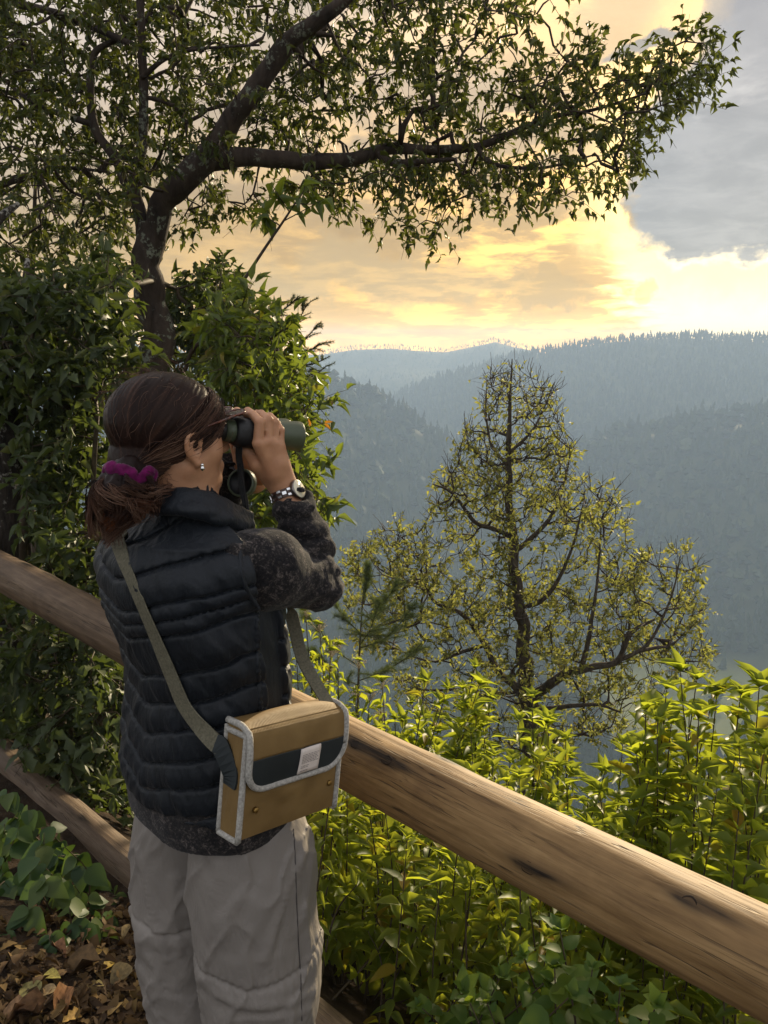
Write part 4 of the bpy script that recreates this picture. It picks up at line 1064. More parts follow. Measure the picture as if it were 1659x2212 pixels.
# bunch under the loose strands
pf = Field(BUN - np.array([0.12, 0.12, 0.15]), BUN + np.array([0.12, 0.12, 0.10]), 0.004)
pf.ell(BUN + UPV * 0.002, (0.046, 0.040, 0.040), None, 0.01); pf.cone(TIE, BUN, 0.026, 0.03, 0.02)
pf.cone(BUN - UPV * 0.02 - np.array([0.012, 0, 0]), W(238, 1128, 1.30), 0.026, 0.010, 0.02)
pf.displace(lambda P: (vnoise(np.stack([P[:, 0] * 120, P[:, 1] * 120, P[:, 2] * 25], -1)) - 0.5) * 0.008)
pt = pf.build('ponytail', M['hair'], hair)
at = pt.data.attributes.new('var', 'FLOAT', 'POINT'); at.data.foreach_set('value', np.full(len(pt.data.vertices), 0.10, np.float32))

# scrunchie
mb = MB(); a = np.linspace(0, 2 * math.pi, 90); axd = norm(BUN - TIE + np.array([0.0, 0.0, -0.02])); e1 = norm(np.cross(axd, UPV + 0.3 * RT)); e2 = np.cross(axd, e1)
ring = TIE + np.outer(np.cos(a), e1) * 0.037 + np.outer(np.sin(a), e2) * 0.030 + axd * 0.008
ring += np.outer(0.006 * np.sin(a * 3 + 1) + 0.004 * np.sin(a * 5), axd)
ring[-1] = ring[0]
rr_ = 0.0088 + 0.007 * (fbm(np.stack([np.cos(a) * 3, np.sin(a) * 3, 0 * a], -1), 1.6, 3) - 0.5); rr_[-1] = rr_[0]
mb.tube(ring, rr_, 14, cap=False, up=axd, flat=1.35); mb.build('scrunchie', M['scrunchie'], person)
# earring
ear_lobe = hl(0.070, 0.024, -0.040) + 0.002 * HF - 0.027 * UPV + 0.010 * HR
f2 = Field(ear_lobe - 0.02, ear_lobe + 0.02, 0.0008)
f2.ell(ear_lobe + HF * 0.006 + HR * 0.004, (0.0032,) * 3, None, 0.001); f2.ell(ear_lobe + HF * 0.006 + HR * 0.004 - UPV * 0.006, (0.004, 0.004, 0.0048), None, 0.001)
f2.build('earring', M['silver'], person)

# --- wristwatch
def watch():
    ax = norm(WRR - ELR); c = WRR + ax * (-0.012)
    out = norm(RT * 0.90 + FW * 0.30 - ax * ((RT * 0.90 + FW * 0.30) @ ax)); sd = np.cross(ax, out)
    w = empty('wristwatch', c); w.parent = person; w.location = Vector(c) - person.location
    n = 18; 
    mb1 = MB(); mb2 = MB()
    for k in range(n):
        a = 2 * math.pi * k / n; d = out * math.cos(a) + sd * math.sin(a); t = -out * math.sin(a) + sd * math.cos(a)
        rot = np.stack([ax, t, d], 1)
        if math.cos(a) > 0.80: continue
        mb1.box(c + d * 0.0275, (0.016, 0.0085, 0.004), rot)
        if k % 2: mb2.box(c + d * 0.0290, (0.006, 0.0080, 0.0035), rot)
        else:
            mb2.box(c + d * 0.0288 + ax * 0.005, (0.004, 0.0080, 0.0035), rot); mb2.box(c + d * 0.0288 - ax * 0.005, (0.004, 0.0080, 0.0035), rot)
    mb1.build('strap', M['strap_link'], w, smooth=False); mb2.build('strap_links', M['silver'], w, smooth=False)
    def disc(name, mat, h0, h1, r0, r1):
        mb = MB(); mb.tube([c + out * h for h in (h0, h0 + 0.001, h1 - 0.001, h1)], [r0 * 0.96, r0, r1, r1 * 0.96], 28); mb.build(name, mat, w)
    disc('case', M['steel'], 0.025, 0.0335, 0.0195, 0.0195); disc('dial', M['dial'], 0.033, 0.0350, 0.0178, 0.0172)
    mb = MB()
    for a, l in ((0.6, 0.012), (2.4, 0.008)):
        d = ax * math.cos(a) + sd * math.sin(a); mb.tube([c + out * 0.0354, c + out * 0.0354 + d * l], 0.0006, 6)
    mb.build('hands', M['black_rubber'], w)
watch()

# --- sunglasses pushed up above the binoculars
def glasses():
    g_ = empty('sunglasses', hl(0, 0.10, 0.03)); g_.parent = person; g_.location = Vector(hl(0, 0.10, 0.03)) - person.location
    for s_ in (1, -1):
        a = np.linspace(0, 2 * math.pi, 40); c = hl(0.032 * s_, 0.116, 0.016)
        e1 = HR; e2 = norm(HF * 0.80 + UPV * 0.22)
        P = c + np.outer(np.cos(a) * 0.027, e1) + np.outer(np.sin(a) * 0.018, e2)
        mb = MB(); mb.tube(P, 0.0022, 8, cap=False); mb.build('frame', M['tortoise'], g_)
        nrm = np.cross(e1, e2); mb = MB(); V = np.vstack([c + nrm * 0.003, P[:-1] - nrm * 0.0005, P[:-1] + 0 * nrm]); n = len(P) - 1
        mb.add(V, tris=[[0, 1 + k, 1 + (k + 1) % n] for k in range(n)]); mb.build('lens', M['tint'], g_)
        mb = MB(); mb.tube(smooth_path([hl(0.059 * s_, 0.108, 0.014), hl(0.072 * s_, 0.08, 0.008), hl(0.080 * s_, 0.035, -0.005), hl(0.076 * s_, 0.0, -0.03)], 14), 0.0022, 6); mb.build('temple', M['tortoise'], g_)
glasses()

# ------------------------------------------------------------------ binoculars
def lathe(name, o, d, prof, mat, parent, sides=36, sq=None):
    o = np.asarray(o, float); d = norm(d); e1 = norm(np.cross(d, UPV)); e2 = np.cross(e1, d)
    a = np.arange(sides) / sides * 2 * math.pi
    ca, sa = np.cos(a), np.sin(a)
    if sq: k = (np.abs(ca) ** sq + np.abs(sa) ** sq) ** (-1 / sq); ca, sa = ca * k, sa * k
    V = np.concatenate([o + d * s + r_ * (ca[:, None] * e1 + sa[:, None] * e2) for s, r_ in prof]); m = len(prof)
    i = np.arange(m - 1)[:, None] * sides; j = np.arange(sides)[None]; j2 = (j + 1) % sides
    mb = MB(); mb.add(V, np.stack([i + j, i + j2, i + sides + j2, i + sides + j], -1).reshape(-1, 4))
    return mb.build(name, mat, parent)
bino = empty('binoculars', (BE0 + BE1) / 2, 'green rubber binoculars with black housing held to the woman\'s eyes', 'binoculars')
for s_ in (0, 1):
    o = BE0 - BN * IPD * s_
    lathe('eyecup', o, BD, [(-0.004, 0.0), (-0.004, 0.014), (-0.006, 0.0165), (-0.004, 0.0188), (0.010, 0.0192), (0.011, 0.012)], M['black_rubber'], bino)
    lathe('ocular', o, BD, [(0.008, 0.015), (0.009, 0.0200), (0.022, 0.0212), (0.030, 0.0205), (0.034, 0.015)], M['green_rubber'], bino)
    lathe('prism_housing', o - BU * 0.001, BD, [(0.026, 0.010), (0.027, 0.0225), (0.030, 0.0260), (0.050, 0.0282), (0.066, 0.0285), (0.074, 0.0262), (0.077, 0.018)], M['black_rubber'], bino, sq=2.8)
    b = lathe('barrel', o, BD, [(0.060, 0.016), (0.062, 0.0262), (0.085, 0.0268), (0.105, 0.0262), (0.125, 0.0272), (0.148, 0.0290), (0.160, 0.0292), (0.1625, 0.0280), (0.1625, 0.0235), (0.156, 0.0225), (0.156, 0.021)], M['green_rubber'], bino)
    lathe('objective_lens', o, BD, [(0.1565, 0.0223), (0.1550, 0.012), (0.1545, 0.0)], M['glass'], b)
o = BE0 - BN * IPD / 2
mb = MB(); rot = np.stack([BD, BN, BU], 1)
mb.box(o + BD * 0.050 + BU * 0.006, (0.030, 0.052, 0.012), rot); mb.build('bridge', M['black_rubber'], bino, smooth=False)
a = np.arange(3)
lathe('focus_wheel', o + BU * 0.016, BD, [(0.030, 0.0), (0.030, 0.0095), (0.032, 0.011), (0.052, 0.011), (0.054, 0.0095), (0.054, 0.0)], M['black_rubber'], bino, 24)
lug = W(517, 958, 1.447)
mb = MB(); mb.box(lug, (0.018, 0.008, 0.012)); mb.build('strap_lug', M['black_rubber'], bino, smooth=False)
def ribbon(name, pts, nrm, width, mat, parent, thick=0.0018):
    """flat band along the points; nrm: facing direction at each point"""
    P = np.asarray(pts); T = norm(np.gradient(P, axis=0)); N_ = np.broadcast_to(np.asarray(nrm, float), P.shape)
    N_ = norm(N_ - T * (N_ * T).sum(1, keepdims=True)); S = np.cross(T, N_); w = np.broadcast_to(width, (len(P),))[:, None] / 2
    prof = [(-1, -1), (-0.96, 1), (0.96, 1), (1, -1)]
    V = np.stack([P + S * w * a + N_ * thick / 2 * b for a, b in prof], 1).reshape(-1, 3); m = len(P)
    i = np.arange(m - 1)[:, None] * 4; j = np.arange(4)[None]; j2 = (j + 1) % 4
    q = np.stack([i + j, i + j2, i + 4 + j2, i + 4 + j], -1).reshape(-1, 4)
    q = np.vstack([q, [[3, 2, 1, 0], [4 * m - 4, 4 * m - 3, 4 * m - 2, 4 * m - 1]]])
    mb = MB(); mb.add(V, q); return mb.build(name, mat, parent, smooth=False)
view = lambda P: norm(CAM - np.asarray(P))
p = smooth_path([W(517, 960, 1.447), W(516, 985, 1.45), W(520, 1015, 1.452), W(522, 1050, 1.45), W(529, 1082, 1.445), W(533, 1110, 1.435)], 24)
ribbon('neck_strap', p, view(p), 0.0125, M['black_web'], bino)
cap_c = W(521, 1043, 1.462); cd = norm(view(cap_c) + np.array([-0.45, 0, 0.12]))
lc = empty('lens_cap', cap_c); lc.parent = bino; lc.location = Vector(cap_c) - bino.location
lathe('cap_rim', cap_c, cd, [(0.004, 0.0235), (0.005, 0.026), (0.003, 0.0275), (-0.010, 0.0280), (-0.012, 0.0262), (-0.012, 0.0)], M['green_rubber'], lc)
lathe('cap_inside', cap_c, cd, [(0.0042, 0.0240), (-0.006, 0.0225), (-0.007, 0.0)], M['black_rubber'], lc)
p = smooth_path([W(518, 1003, 1.452), W(523, 1030, 1.432), W(528, 1065, 1.43), W(531, 1098, 1.432)], 16)
mb = MB(); mb.tube(p, 0.0022, 6); mb.build('tether', M['black_web'], lc)

# ------------------------------------------------------------------ shoulder bag
G0 = W(513, 1818, 1.150); G1 = W(721, 1740, 1.318)
BGU = norm(G1 - G0); bw = np.linalg.norm(G1 - G0)
BGV = norm(UPV * 1.0 + np.array([-0.035, 0.02, 0])); BGV = norm(BGV - BGU * (BGV @ BGU)); BGN = np.cross(BGU, BGV)
if BGN @ RT < 0: BGN = -BGN
bh = 0.192; bd = 0.052
def bg(u, v, n=0.0): return G0 + np.multiply.outer(np.asarray(u, float), BGU) + np.multiply.outer(np.asarray(v, float), BGV) + np.multiply.outer(np.asarray(n, float), BGN)
bag = empty('shoulder_bag', bg(bw / 2, 0, -bd / 2), 'tan canvas shoulder bag with pale grey binding hanging at the woman\'s right hip', 'bag')
def puffy_box():
    # rounded box with soft, slightly sagging canvas faces
    n = 26; mb = MB(); u = np.linspace(0, 1, n)
    def face(fn):
        A_, B2 = np.meshgrid(u, u, indexing='ij'); mb.add(fn(A_, B2).reshape(-1, 3), [[i * n + j, (i + 1) * n + j, (i + 1) * n + j + 1, i * n + j + 1] for i in range(n - 1) for j in range(n - 1)])
    def bul(a, b, k): return k * np.clip(16 * a * (1 - a) * b * (1 - b), 0, 1) ** 0.7
    def wr(a, b, k): return (fbm(np.stack([a * 3 + k, b * 4, 0 * a + k], -1), 1.3, 3) - 0.5)
    face(lambda a, b: bg(a * bw, b * bh, bul(a, b, 0.007) + wr(a, b, 2) * 0.022 * np.clip(16 * a * (1 - a) * b * (1 - b), 0, 1)))
    face(lambda a, b: bg((1 - a) * bw, b * bh, -bd - bul(a, b, 0.004)))
    face(lambda a, b: bg(0 * a - bul(a, b, 0.004) + wr(a, b, 5) * 0.014 * np.clip(16 * a * (1 - a) * b * (1 - b), 0, 1), b * bh, -bd * (1 - a)))
    face(lambda a, b: bg(bw + bul(a, b, 0.003), b * bh, -bd * a))
    face(lambda a, b: bg(a * bw, 0 * a - bul(a, b, 0.004), -bd * (1 - b)))
    face(lambda a, b: bg(a * bw, 0 * a + bh - 0.004, -bd * b))
    return mb.build('bag_body', M['canvas'], bag)
puffy_box()
rc = 0.042; fl = 0.108                       # corner radius and drop of the flap
def flap_end(u):
    e = np.full_like(u, fl); 
    l = u < rc; e[l] = fl - rc + np.sqrt(np.clip(rc ** 2 - (rc - u[l]) ** 2, 0, None))
    r_ = u > bw - rc; e[r_] = fl - rc + np.sqrt(np.clip(rc ** 2 - (u[r_] - bw + rc) ** 2, 0, None))
    return e
def flap_pt(u, q, off):
    """q runs from the back edge over the top (length bd) and down the front"""
    u, q = np.broadcast_arrays(np.asarray(u, float), np.asarray(q, float))
    top = q < bd
    rise = 0.010 * np.sin(np.clip(q / bd, 0, 1) * math.pi) * np.sin(np.clip(u / bw, 0, 1) * math.pi)
    s_ = (q - bd)
    wv = (fbm(np.stack([u * 26, q * 9, 0 * u], -1), 1.0, 2) - 0.5) * 0.007 * np.clip(s_ / 0.03, 0, 1)
    n = np.where(top, q - bd, 0.004 + 0.006 * np.sin(np.clip(s_ / fl, 0, 1) * math.pi) + wv) + np.where(top, 0, off)
    v = np.where(top, bh + rise + off, bh - s_ + 0.001)
    # round the shoulder where the flap turns down
    k = np.exp(-((q - bd) / 0.010) ** 2); v = v - 0.004 * k; n = n - 0.002 * k
    return bg(0, 0, 0) + u[..., None] * BGU + v[..., None] * BGV + n[..., None] * BGN
def flap(name, q0f, q1f, mat, off, parent):
    nu, nq = 60, 26; u = np.linspace(0, bw, nu); mb = MB()
    V = []
    for o_ in (off, off - 0.003):
        Uq = []; Q = []
        for x in u:
            a, b = q0f(np.array([x]))[0], q1f(np.array([x]))[0]; Uq.append(np.full(nq, x)); Q.append(np.linspace(a, max(b, a + 0.0005), nq))
        V.append(flap_pt(np.array(Uq), np.array(Q), o_).reshape(-1, 3))
    q = [[i * nq + j, i * nq + j + 1, (i + 1) * nq + j + 1, (i + 1) * nq + j] for i in range(nu - 1) for j in range(nq - 1)]
    N = nu * nq; q2 = [[k + N for k in f[::-1]] for f in q]
    rim = [i * nq for i in range(nu)] + [(nu - 1) * nq + j for j in range(1, nq)] + [i * nq + nq - 1 for i in range(nu - 2, -1, -1)] + [j for j in range(nq - 2, 0, -1)]
    q3 = [[rim[k], rim[(k + 1) % len(rim)], rim[(k + 1) % len(rim)] + N, rim[k] + N] for k in range(len(rim))]
    mb.add(np.vstack(V), np.array(q + q2 + q3)); return mb.build(name, mat, parent)
QS = bd + 0.052
fo = flap('flap', lambda u: 0 * u, lambda u: np.minimum(bd + flap_end(u), QS), M['canvas'], 0.004, bag)
flap('flap_panel', lambda u: 0 * u + QS, lambda u: bd + np.maximum(flap_end(u), QS - bd + 0.0004), M['panel'], 0.0042, fo)
# bindings
def band(name, pts, r_, parent=bag):
    mb = MB(); mb.tube(pts, r_, 10); return mb.build(name, M['binding'], parent)
us = np.concatenate([np.zeros(16), rc * (1 - np.cos(np.linspace(0, math.pi / 2, 14)))[1:], np.linspace(rc, bw - rc, 16)[1:-1], bw - rc + rc * np.sin(np.linspace(0, math.pi / 2, 14)), np.full(16, bw)])
q0 = np.linspace(0.0, bd + fl - rc, 16)
qs = np.concatenate([q0, bd + fl - rc + rc * np.sin(np.linspace(0, math.pi / 2, 14))[1:], np.full(14, bd + fl), bd + fl - rc + rc * np.cos(np.linspace(0, math.pi / 2, 14)), q0[::-1]])
band('flap_binding', flap_pt(us, qs, 0.0035), 0.0058, fo)
t = np.linspace(0, 1, 16)
for u0 in (0.0, bw):
    band('edge_binding', bg(0 * t + u0, t * (bh - 0.004) - 0.001, 0 * t + 0.001), 0.0055)
    band('edge_binding', bg(0 * t + u0, t * (bh - 0.004) - 0.001, 0 * t - bd), 0.0050)
    band('edge_binding', bg(0 * t + u0, 0 * t - 0.002, -bd * t), 0.0055)
band('edge_binding', bg(0 * t, 0 * t + bh - 0.012, -bd * t), 0.0055)
# care label with its lines of small print (too small to read)
def label():
    c = 0.112; w_, h_ = 0.050, 0.047
    uu = np.linspace(c, c + w_, 8); qq = np.linspace(QS + 0.001, QS + 0.001 + h_, 8); A_, B2 = np.meshgrid(uu, qq, indexing='ij')
    mb = MB(); top = flap_pt(A_, B2, 0.0072); bot = flap_pt(A_, B2, 0.0054); N = 64
    crease = 0.0015 * np.exp(-((B2 - QS - 0.010) / 0.004) ** 2); top = top + crease[..., None] * BGN
    q = [[i * 8 + j, i * 8 + j + 1, (i + 1) * 8 + j + 1, (i + 1) * 8 + j] for i in range(7) for j in range(7)]
    rim = [i * 8 for i in range(8)] + [56 + j for j in range(1, 8)] + [i * 8 + 7 for i in range(6, -1, -1)] + [j for j in range(6, 0, -1)]
    q += [[rim[k], rim[(k + 1) % len(rim)], rim[(k + 1) % len(rim)] + N, rim[k] + N] for k in range(len(rim))]
    mb.add(np.vstack([top.reshape(-1, 3), bot.reshape(-1, 3)]), np.array(q))
    lab = mb.build('care_label', plain('label_cloth', (0.62, 0.55, 0.50), 0.8, 0.2, nscale=40, namt=0.06), fo)
    mb = MB(); rr = np.random.default_rng(8)
    for k in range(11):
        if k in (6, 9): continue
        x = 0.004
        L = w_ - 0.004 if k < 6 else w_ * 0.52
        while x < L - 0.004:
            l = rr.uniform(0.003, 0.008); l = min(l, L - x)
            q_ = QS + 0.0125 + k * 0.0030
            a = flap_pt(np.array([c + x, c + x + l, c + x + l, c + x]), np.array([q_, q_, q_ + 0.0012, q_ + 0.0012]), 0.0078)
            mb.add(a, [[0, 1, 2, 3]]); x += l + 0.0012
    mb.build('small_print', plain('grey_print', (0.20, 0.17, 0.16), 0.8, 0.2), lab, smooth=False)
label()
def snap_at(u, v):
    c = bg(u, v, 0.0065); mb = MB(); mb.tube([c - BGN * 0.004, c + BGN * 0.001, c + BGN * 0.0022], [0.0052, 0.0050, 0.0034], 16); mb.build('snap', M['brass'], bag)
snap_at(0.030, 0.048); snap_at(bw - 0.024, 0.052)
# strap: from the left gusset up over the back and left shoulder, down the front to the right end
sp = on_vest([(438, 1625), (424, 1590), (398, 1530), (372, 1470), (348, 1405), (322, 1350), (296, 1290), (272, 1225), (257, 1180), (250, 1158)], 0.006, 60)
sp[:8] = smooth_path([bg(-0.006, bh - 0.052, -bd * 0.5), (bg(-0.008, bh - 0.03, -bd * 0.55) + sp[8]) / 2, sp[8]], 8)
ker = np.ones(17) / 17
spm = np.stack([np.convolve(np.pad(sp[:, k], 8, 'edge'), ker, 'valid') for k in range(3)], 1)
shl_top = vf.snap(np.array([SHL * 0.78 + NECKB * 0.22 + UPV * 0.05]), 0.003)[0]
fr = [spm[-1], shl_top, shl_top + FW * 0.05 - UPV * 0.02, SH + FW * 0.16 - RT * 0.02 - UPV * 0.13, SH + FW * 0.17 + RT * 0.03 - UPV * 0.17, W(612, 1270, 1.50), W(634, 1345, 1.46), W(655, 1425, 1.42), bg(bw - 0.018, bh + 0.004, -bd * 0.45)]
fp = smooth_path(fr, 70)
inside = vf.sample(fp) < 0.004
fp[inside] = vf.snap(fp[inside], 0.005)
full = np.vstack([spm, fp[1:]])
nr = smo(vf.grad(full), 15); nr[-20:] = norm(view(full[-20:]) * 0.8 + np.array([0.5, 0, 0]) * np.linspace(0, 1, 20)[:, None])
nr[:8] = norm(view(full[:8]) * np.linspace(1, 0.2, 8)[:, None] + nr[8] * np.linspace(0, 1, 8)[:, None])
ribbon('strap', full, nr, np.interp(np.arange(len(full)), [0, 20, 60, len(full)], [0.030, 0.029, 0.026, 0.026]), M['webbing'], bag, 0.0024)
mb = MB(); rot = np.stack([BGN, BGU, BGV], 1)
tp_ = smooth_path([full[2] + nr[2] * 0.002, full[0] + nr[0] * 0.003, bg(-0.007, bh - 0.080, -bd * 0.5), bg(-0.006, bh - 0.104, -bd * 0.5)], 12)
tn = norm(np.linspace(1, 0, 12)[:, None] * nr[0] + np.linspace(0, 1, 12)[:, None] * (-BGU)); ribbon('strap_tab', tp_, tn, 0.031, M['panel'], bag, 0.004)

# ------------------------------------------------------------------ foliage tools
def leaf_template(xs, ws, fold=0.25, curl=0.25, wave=0.0):
    """unit leaf along x: returns verts, quads, tris; width is the full width at 1"""
    vs = [(0, 0, 0)]; q = []; t = []; k = len(xs)
    for i in range(1, k - 1):
        x = xs[i]; w = ws[i] * 0.5; z = -curl * x * x; wz = wave * (1 if i % 2 else -1)
        vs += [(x, -w, z + fold * w + wz), (x, 0, z), (x, w, z + fold * w - wz)]
    vs.append((1, 0, -curl)); n = len(vs) - 1
    t += [(0, 2, 1), (0, 3, 2)]
    for i in range(k - 3):
        b = 1 + 3 * i; q += [(b, b + 1, b + 4, b + 3), (b + 1, b + 2, b + 5, b + 4)]
    b = n - 3; t += [(b, b + 1, n), (b + 1, b + 2, n)]
    return np.array(vs, float), np.array(q), np.array(t)
LANCE = leaf_template([0, .16, .38, .68, 1], [0, .62, 1, .66, 0], 0.35, 0.22)
LANCE2 = leaf_template([0, .16, .38, .68, 1], [0, .70, 1, .60, 0], 0.5, 0.45, 0.03)
OAK = leaf_template([0, .15, .28, .42, .55, .70, .84, 1], [0, .50, .34, .86, .56, 1.0, .55, 0], 0.4, 0.35, 0.02)
OVATE = leaf_template([0, .10, .26, .45, .66, .84, 1], [0, .72, 1, .92, .62, .30, 0], 0.14, 0.22, 0.008)
CURLY = leaf_template([0, .2, .45, .7, 1], [0, .7, 1, .75, 0], 0.9, 0.6, 0.08)

class Leaves:
    def __init__(s, seed=0): s.P = []; s.D = []; s.N = []; s.L = []; s.Wd = []; s.r = np.random.default_rng(seed)
    def add(s, p, d, n, L, w): s.P.append(p); s.D.append(d); s.N.append(n); s.L.append(L); s.Wd.append(w)
    def arrays(s):
        P = np.array(s.P, float); D = norm(np.array(s.D, float)); N = np.array(s.N, float)
        N = norm(N - D * (N * D).sum(1, keepdims=True)); return P, D, N, np.array(s.L), np.array(s.Wd)
    def build(s, parent, mat, temps, n_single=300, name='leaf', rest='foliage', frame=True):
        if not s.P: return
        P, D, N, L, Wd = s.arrays(); S = np.cross(N, D)
        v = P - CAM; t = v[:, 1] * CP - v[:, 2] * SP; u = v[:, 1] * SP + v[:, 2] * CP
        px = CX + F * v[:, 0] / np.maximum(t, 0.05); py = CY - F * u / np.maximum(t, 0.05)
        size = L / np.maximum(t, 0.05); infr = (px > -20) & (px < 1680) & (py > -20) & (py < 2230) & (t > 0.1)
        order = np.argsort(-(size * np.where(infr, 1, 0.001))); single = order[:n_single]; merged = order[n_single:]
        single = single[infr[single]]
        merged = np.setdiff1d(np.arange(len(P)), single)
        base = np.array(parent_loc(parent))
        mes = []
        for tv, tq, tt in temps:
            me = mesh_np(name, tv, tq, tt); me.materials.append(mat); mes.append(me)
        for i in single:
            o = bpy.data.objects.new(name, mes[i % len(mes)]); o.parent = parent
            p = P[i] - base; d = D[i] * L[i]; w = S[i] * Wd[i]; n = N[i] * L[i]
            o.matrix_basis = Matrix(((d[0], w[0], n[0], p[0]), (d[1], w[1], n[1], p[1]), (d[2], w[2], n[2], p[2]), (0, 0, 0, 1)))
            COL.objects.link(o)
        if len(merged):
            mb = MB()
            for k, (tv, tq, tt) in enumerate(temps):
                m = merged[merged % len(temps) == k]
                if not len(m): continue
                V = P[m][:, None] + (tv[None, :, 0] * L[m][:, None])[..., None] * D[m][:, None] + (tv[None, :, 1] * Wd[m][:, None])[..., None] * S[m][:, None] + (tv[None, :, 2] * L[m][:, None])[..., None] * N[m][:, None]
                off = (np.arange(len(m)) * len(tv))[:, None, None]
                mb.add(V.reshape(-1, 3), (tq[None] + off).reshape(-1, 4), (tt[None] + off).reshape(-1, 3), attr=np.repeat(s.r.random(len(m)), len(tv)))
            o = mb.build(rest, mat, parent, attr='var'); o['kind'] = 'stuff'

def in_poly(poly, n, r):
    poly = np.array(poly, float); lo = poly.min(0); hi = poly.max(0); out = []
    while len(out) < n:
        c = r.uniform(lo, hi, (n * 2, 2)); ins = np.zeros(len(c), bool); j = len(poly) - 1
        for i in range(len(poly)):
            xi, yi = poly[i]; xj, yj = poly[j]
            k = ((yi > c[:, 1]) != (yj > c[:, 1])) & (c[:, 0] < (xj - xi) * (c[:, 1] - yi) / (yj - yi + 1e-9) + xi)
            ins ^= k; j = i
        out += list(c[ins])
    return np.array(out[:n])

def to_ground(P):
    """carry a stem that starts at P[0] on down into the soil"""
    b = P[0].copy(); b[2] = float(height(b[0:1], b[1:2])[0]) - 0.12
    return np.vstack([[b], [b * 0.5 + P[0] * 0.5], P]) if b[2] < P[0][2] - 0.1 else np.vstack([[P[0] - [0, 0, 0.1]], [P[0] - [0, 0, 0.05]], P])
class Tree:
    """limbs given as (x, y, depth, radius) lists; twigs grow from them to the targets"""
    def __init__(s, seed): s.r = np.random.default_rng(seed); s.nodes = []; s.par = []; s.limbs = []; s.thick = 1.0
    def limb(s, pts, n=None, root=False):
        P = np.array([W(*q[:3]) for q in pts])
        if root: P = to_ground(P); pts = [(0, 0, 0, pts[0][3] * 1.25), (0, 0, 0, pts[0][3] * 1.08)] + list(pts)
        n = (n + 16) if (n and root) else n or len(pts) * 5
        Q = smooth_path(P, n); rad = np.interp(np.linspace(0, len(pts) - 1, n), np.arange(len(pts)), [q[3] for q in pts])
        wob = np.stack([fbm(Q + k * 9.1, 3.5, 2) - 0.5 for k in range(3)], -1) * rad[:, None] * 1.6; Q = Q + wob
        s.limbs.append((Q, rad)); s.nodes += list(Q); s.par += [-1] * n
    def grow(s, targets, sag=0.0, step=0.12, jitter=0.10, up=0.0):
        nl = len(s.nodes); T = np.asarray(targets); L0 = np.array(s.nodes)
        d0 = np.array([np.min(np.linalg.norm(L0 - t, axis=1)) for t in T]); order = np.argsort(d0)
        cap = nl + len(T) * 40; N = np.zeros((cap, 3)); N[:nl] = L0; cnt = nl; par = list(s.par); s.tw = []
        for k in order:
            t = T[k]; dv = np.linalg.norm(N[:cnt] - t, axis=1) + up * np.clip(N[:cnt, 2] - t[2], 0, None)
            i = int(np.argmin(dv)); a = N[i]; L = np.linalg.norm(t - a); m = max(3, min(30, int(L / step) + 2))
            u = np.linspace(0, 1, m)[:, None]; P = a * (1 - u) + t * u
            off = s.r.normal(0, jitter * L, 3); P = P + np.sin(u * math.pi) * off + np.sin(u * 2 * math.pi) * s.r.normal(0, jitter * L * 0.5, 3)
            P[:, 2] -= sag * L * (u[:, 0] ** 2 - u[:, 0])
            ids = [i]
            for q in P[1:]: N[cnt] = q; par.append(ids[-1]); ids.append(cnt); cnt += 1
            s.tw.append(ids)
        s.N = N[:cnt]; s.par = par
        c = np.zeros(cnt)
        for ids in s.tw:
            j = ids[-1]
            while j >= 0: c[j] += 1; j = par[j]
        s.cnt = c
    def build_wood(s, root, mat, twmat, r0=0.0035, pw=0.42, name='branch', rest='twigs', nbig=60, sides=6, first='trunk'):
        for k, (Q, rad) in enumerate(s.limbs):
            mb = MB(); mb.tube(Q, rad * s.thick * (1 + 0.22 * (fbm(Q * 3, 4.0, 2) - 0.5)), 14); 
            mb.build(first if k == 0 else name, mat, root)
        order = sorted(s.tw, key=lambda ids: -s.cnt[ids[1]])
        mb = MB()
        for k, ids in enumerate(order):
            c = s.cnt[ids]; c[0] = c[1]; rad = r0 * c ** pw; rad[-1] *= 0.6
            if k < nbig:
                m2 = MB(); m2.tube(s.N[ids], rad, 7); m2.build(name, twmat, root)
            else: mb.tube(s.N[ids], rad, 4 if len(ids) > 2 else 3, cap=False)
        if mb.n: o = mb.build(rest, twmat, root); o['kind'] = 'stuff'

def twig_leaves(lv, tree, per, Lr, Wr, droop=0.5, tw=0.16, subs=3, mb=None, thin=None):
    r = tree.r
    for ids in tree.tw:
        a, b = tree.N[ids[-2]], tree.N[ids[-1]]; d = norm(b - a)
        n = per if thin is None else thin(b)
        if n <= 0: continue
        for s_ in range(subs):
            dd = norm(d * 0.7 + r.normal(0, 0.6, 3)); ln = tw * r.uniform(0.5, 1.2); e = b + dd * ln - np.array([0, 0, 0.15 * ln])
            if mb is not None: mb.tube([b, (b + e) / 2 + r.normal(0, 0.06 * ln, 3), e], [0.0022, 0.0016, 0.0010], 3, cap=False)
            for k in range(max(1, n // subs)):
                p = b + (e - b) * r.uniform(0.15, 1.0); ld = norm(dd * 0.5 + r.normal(0, 0.75, 3) - np.array([0, 0, droop])); L = r.uniform(*Lr)
                lv.add(p, ld, r.normal(0, 0.55, 3) + np.array([0, 0, 0.8]), L, L * r.uniform(*Wr))

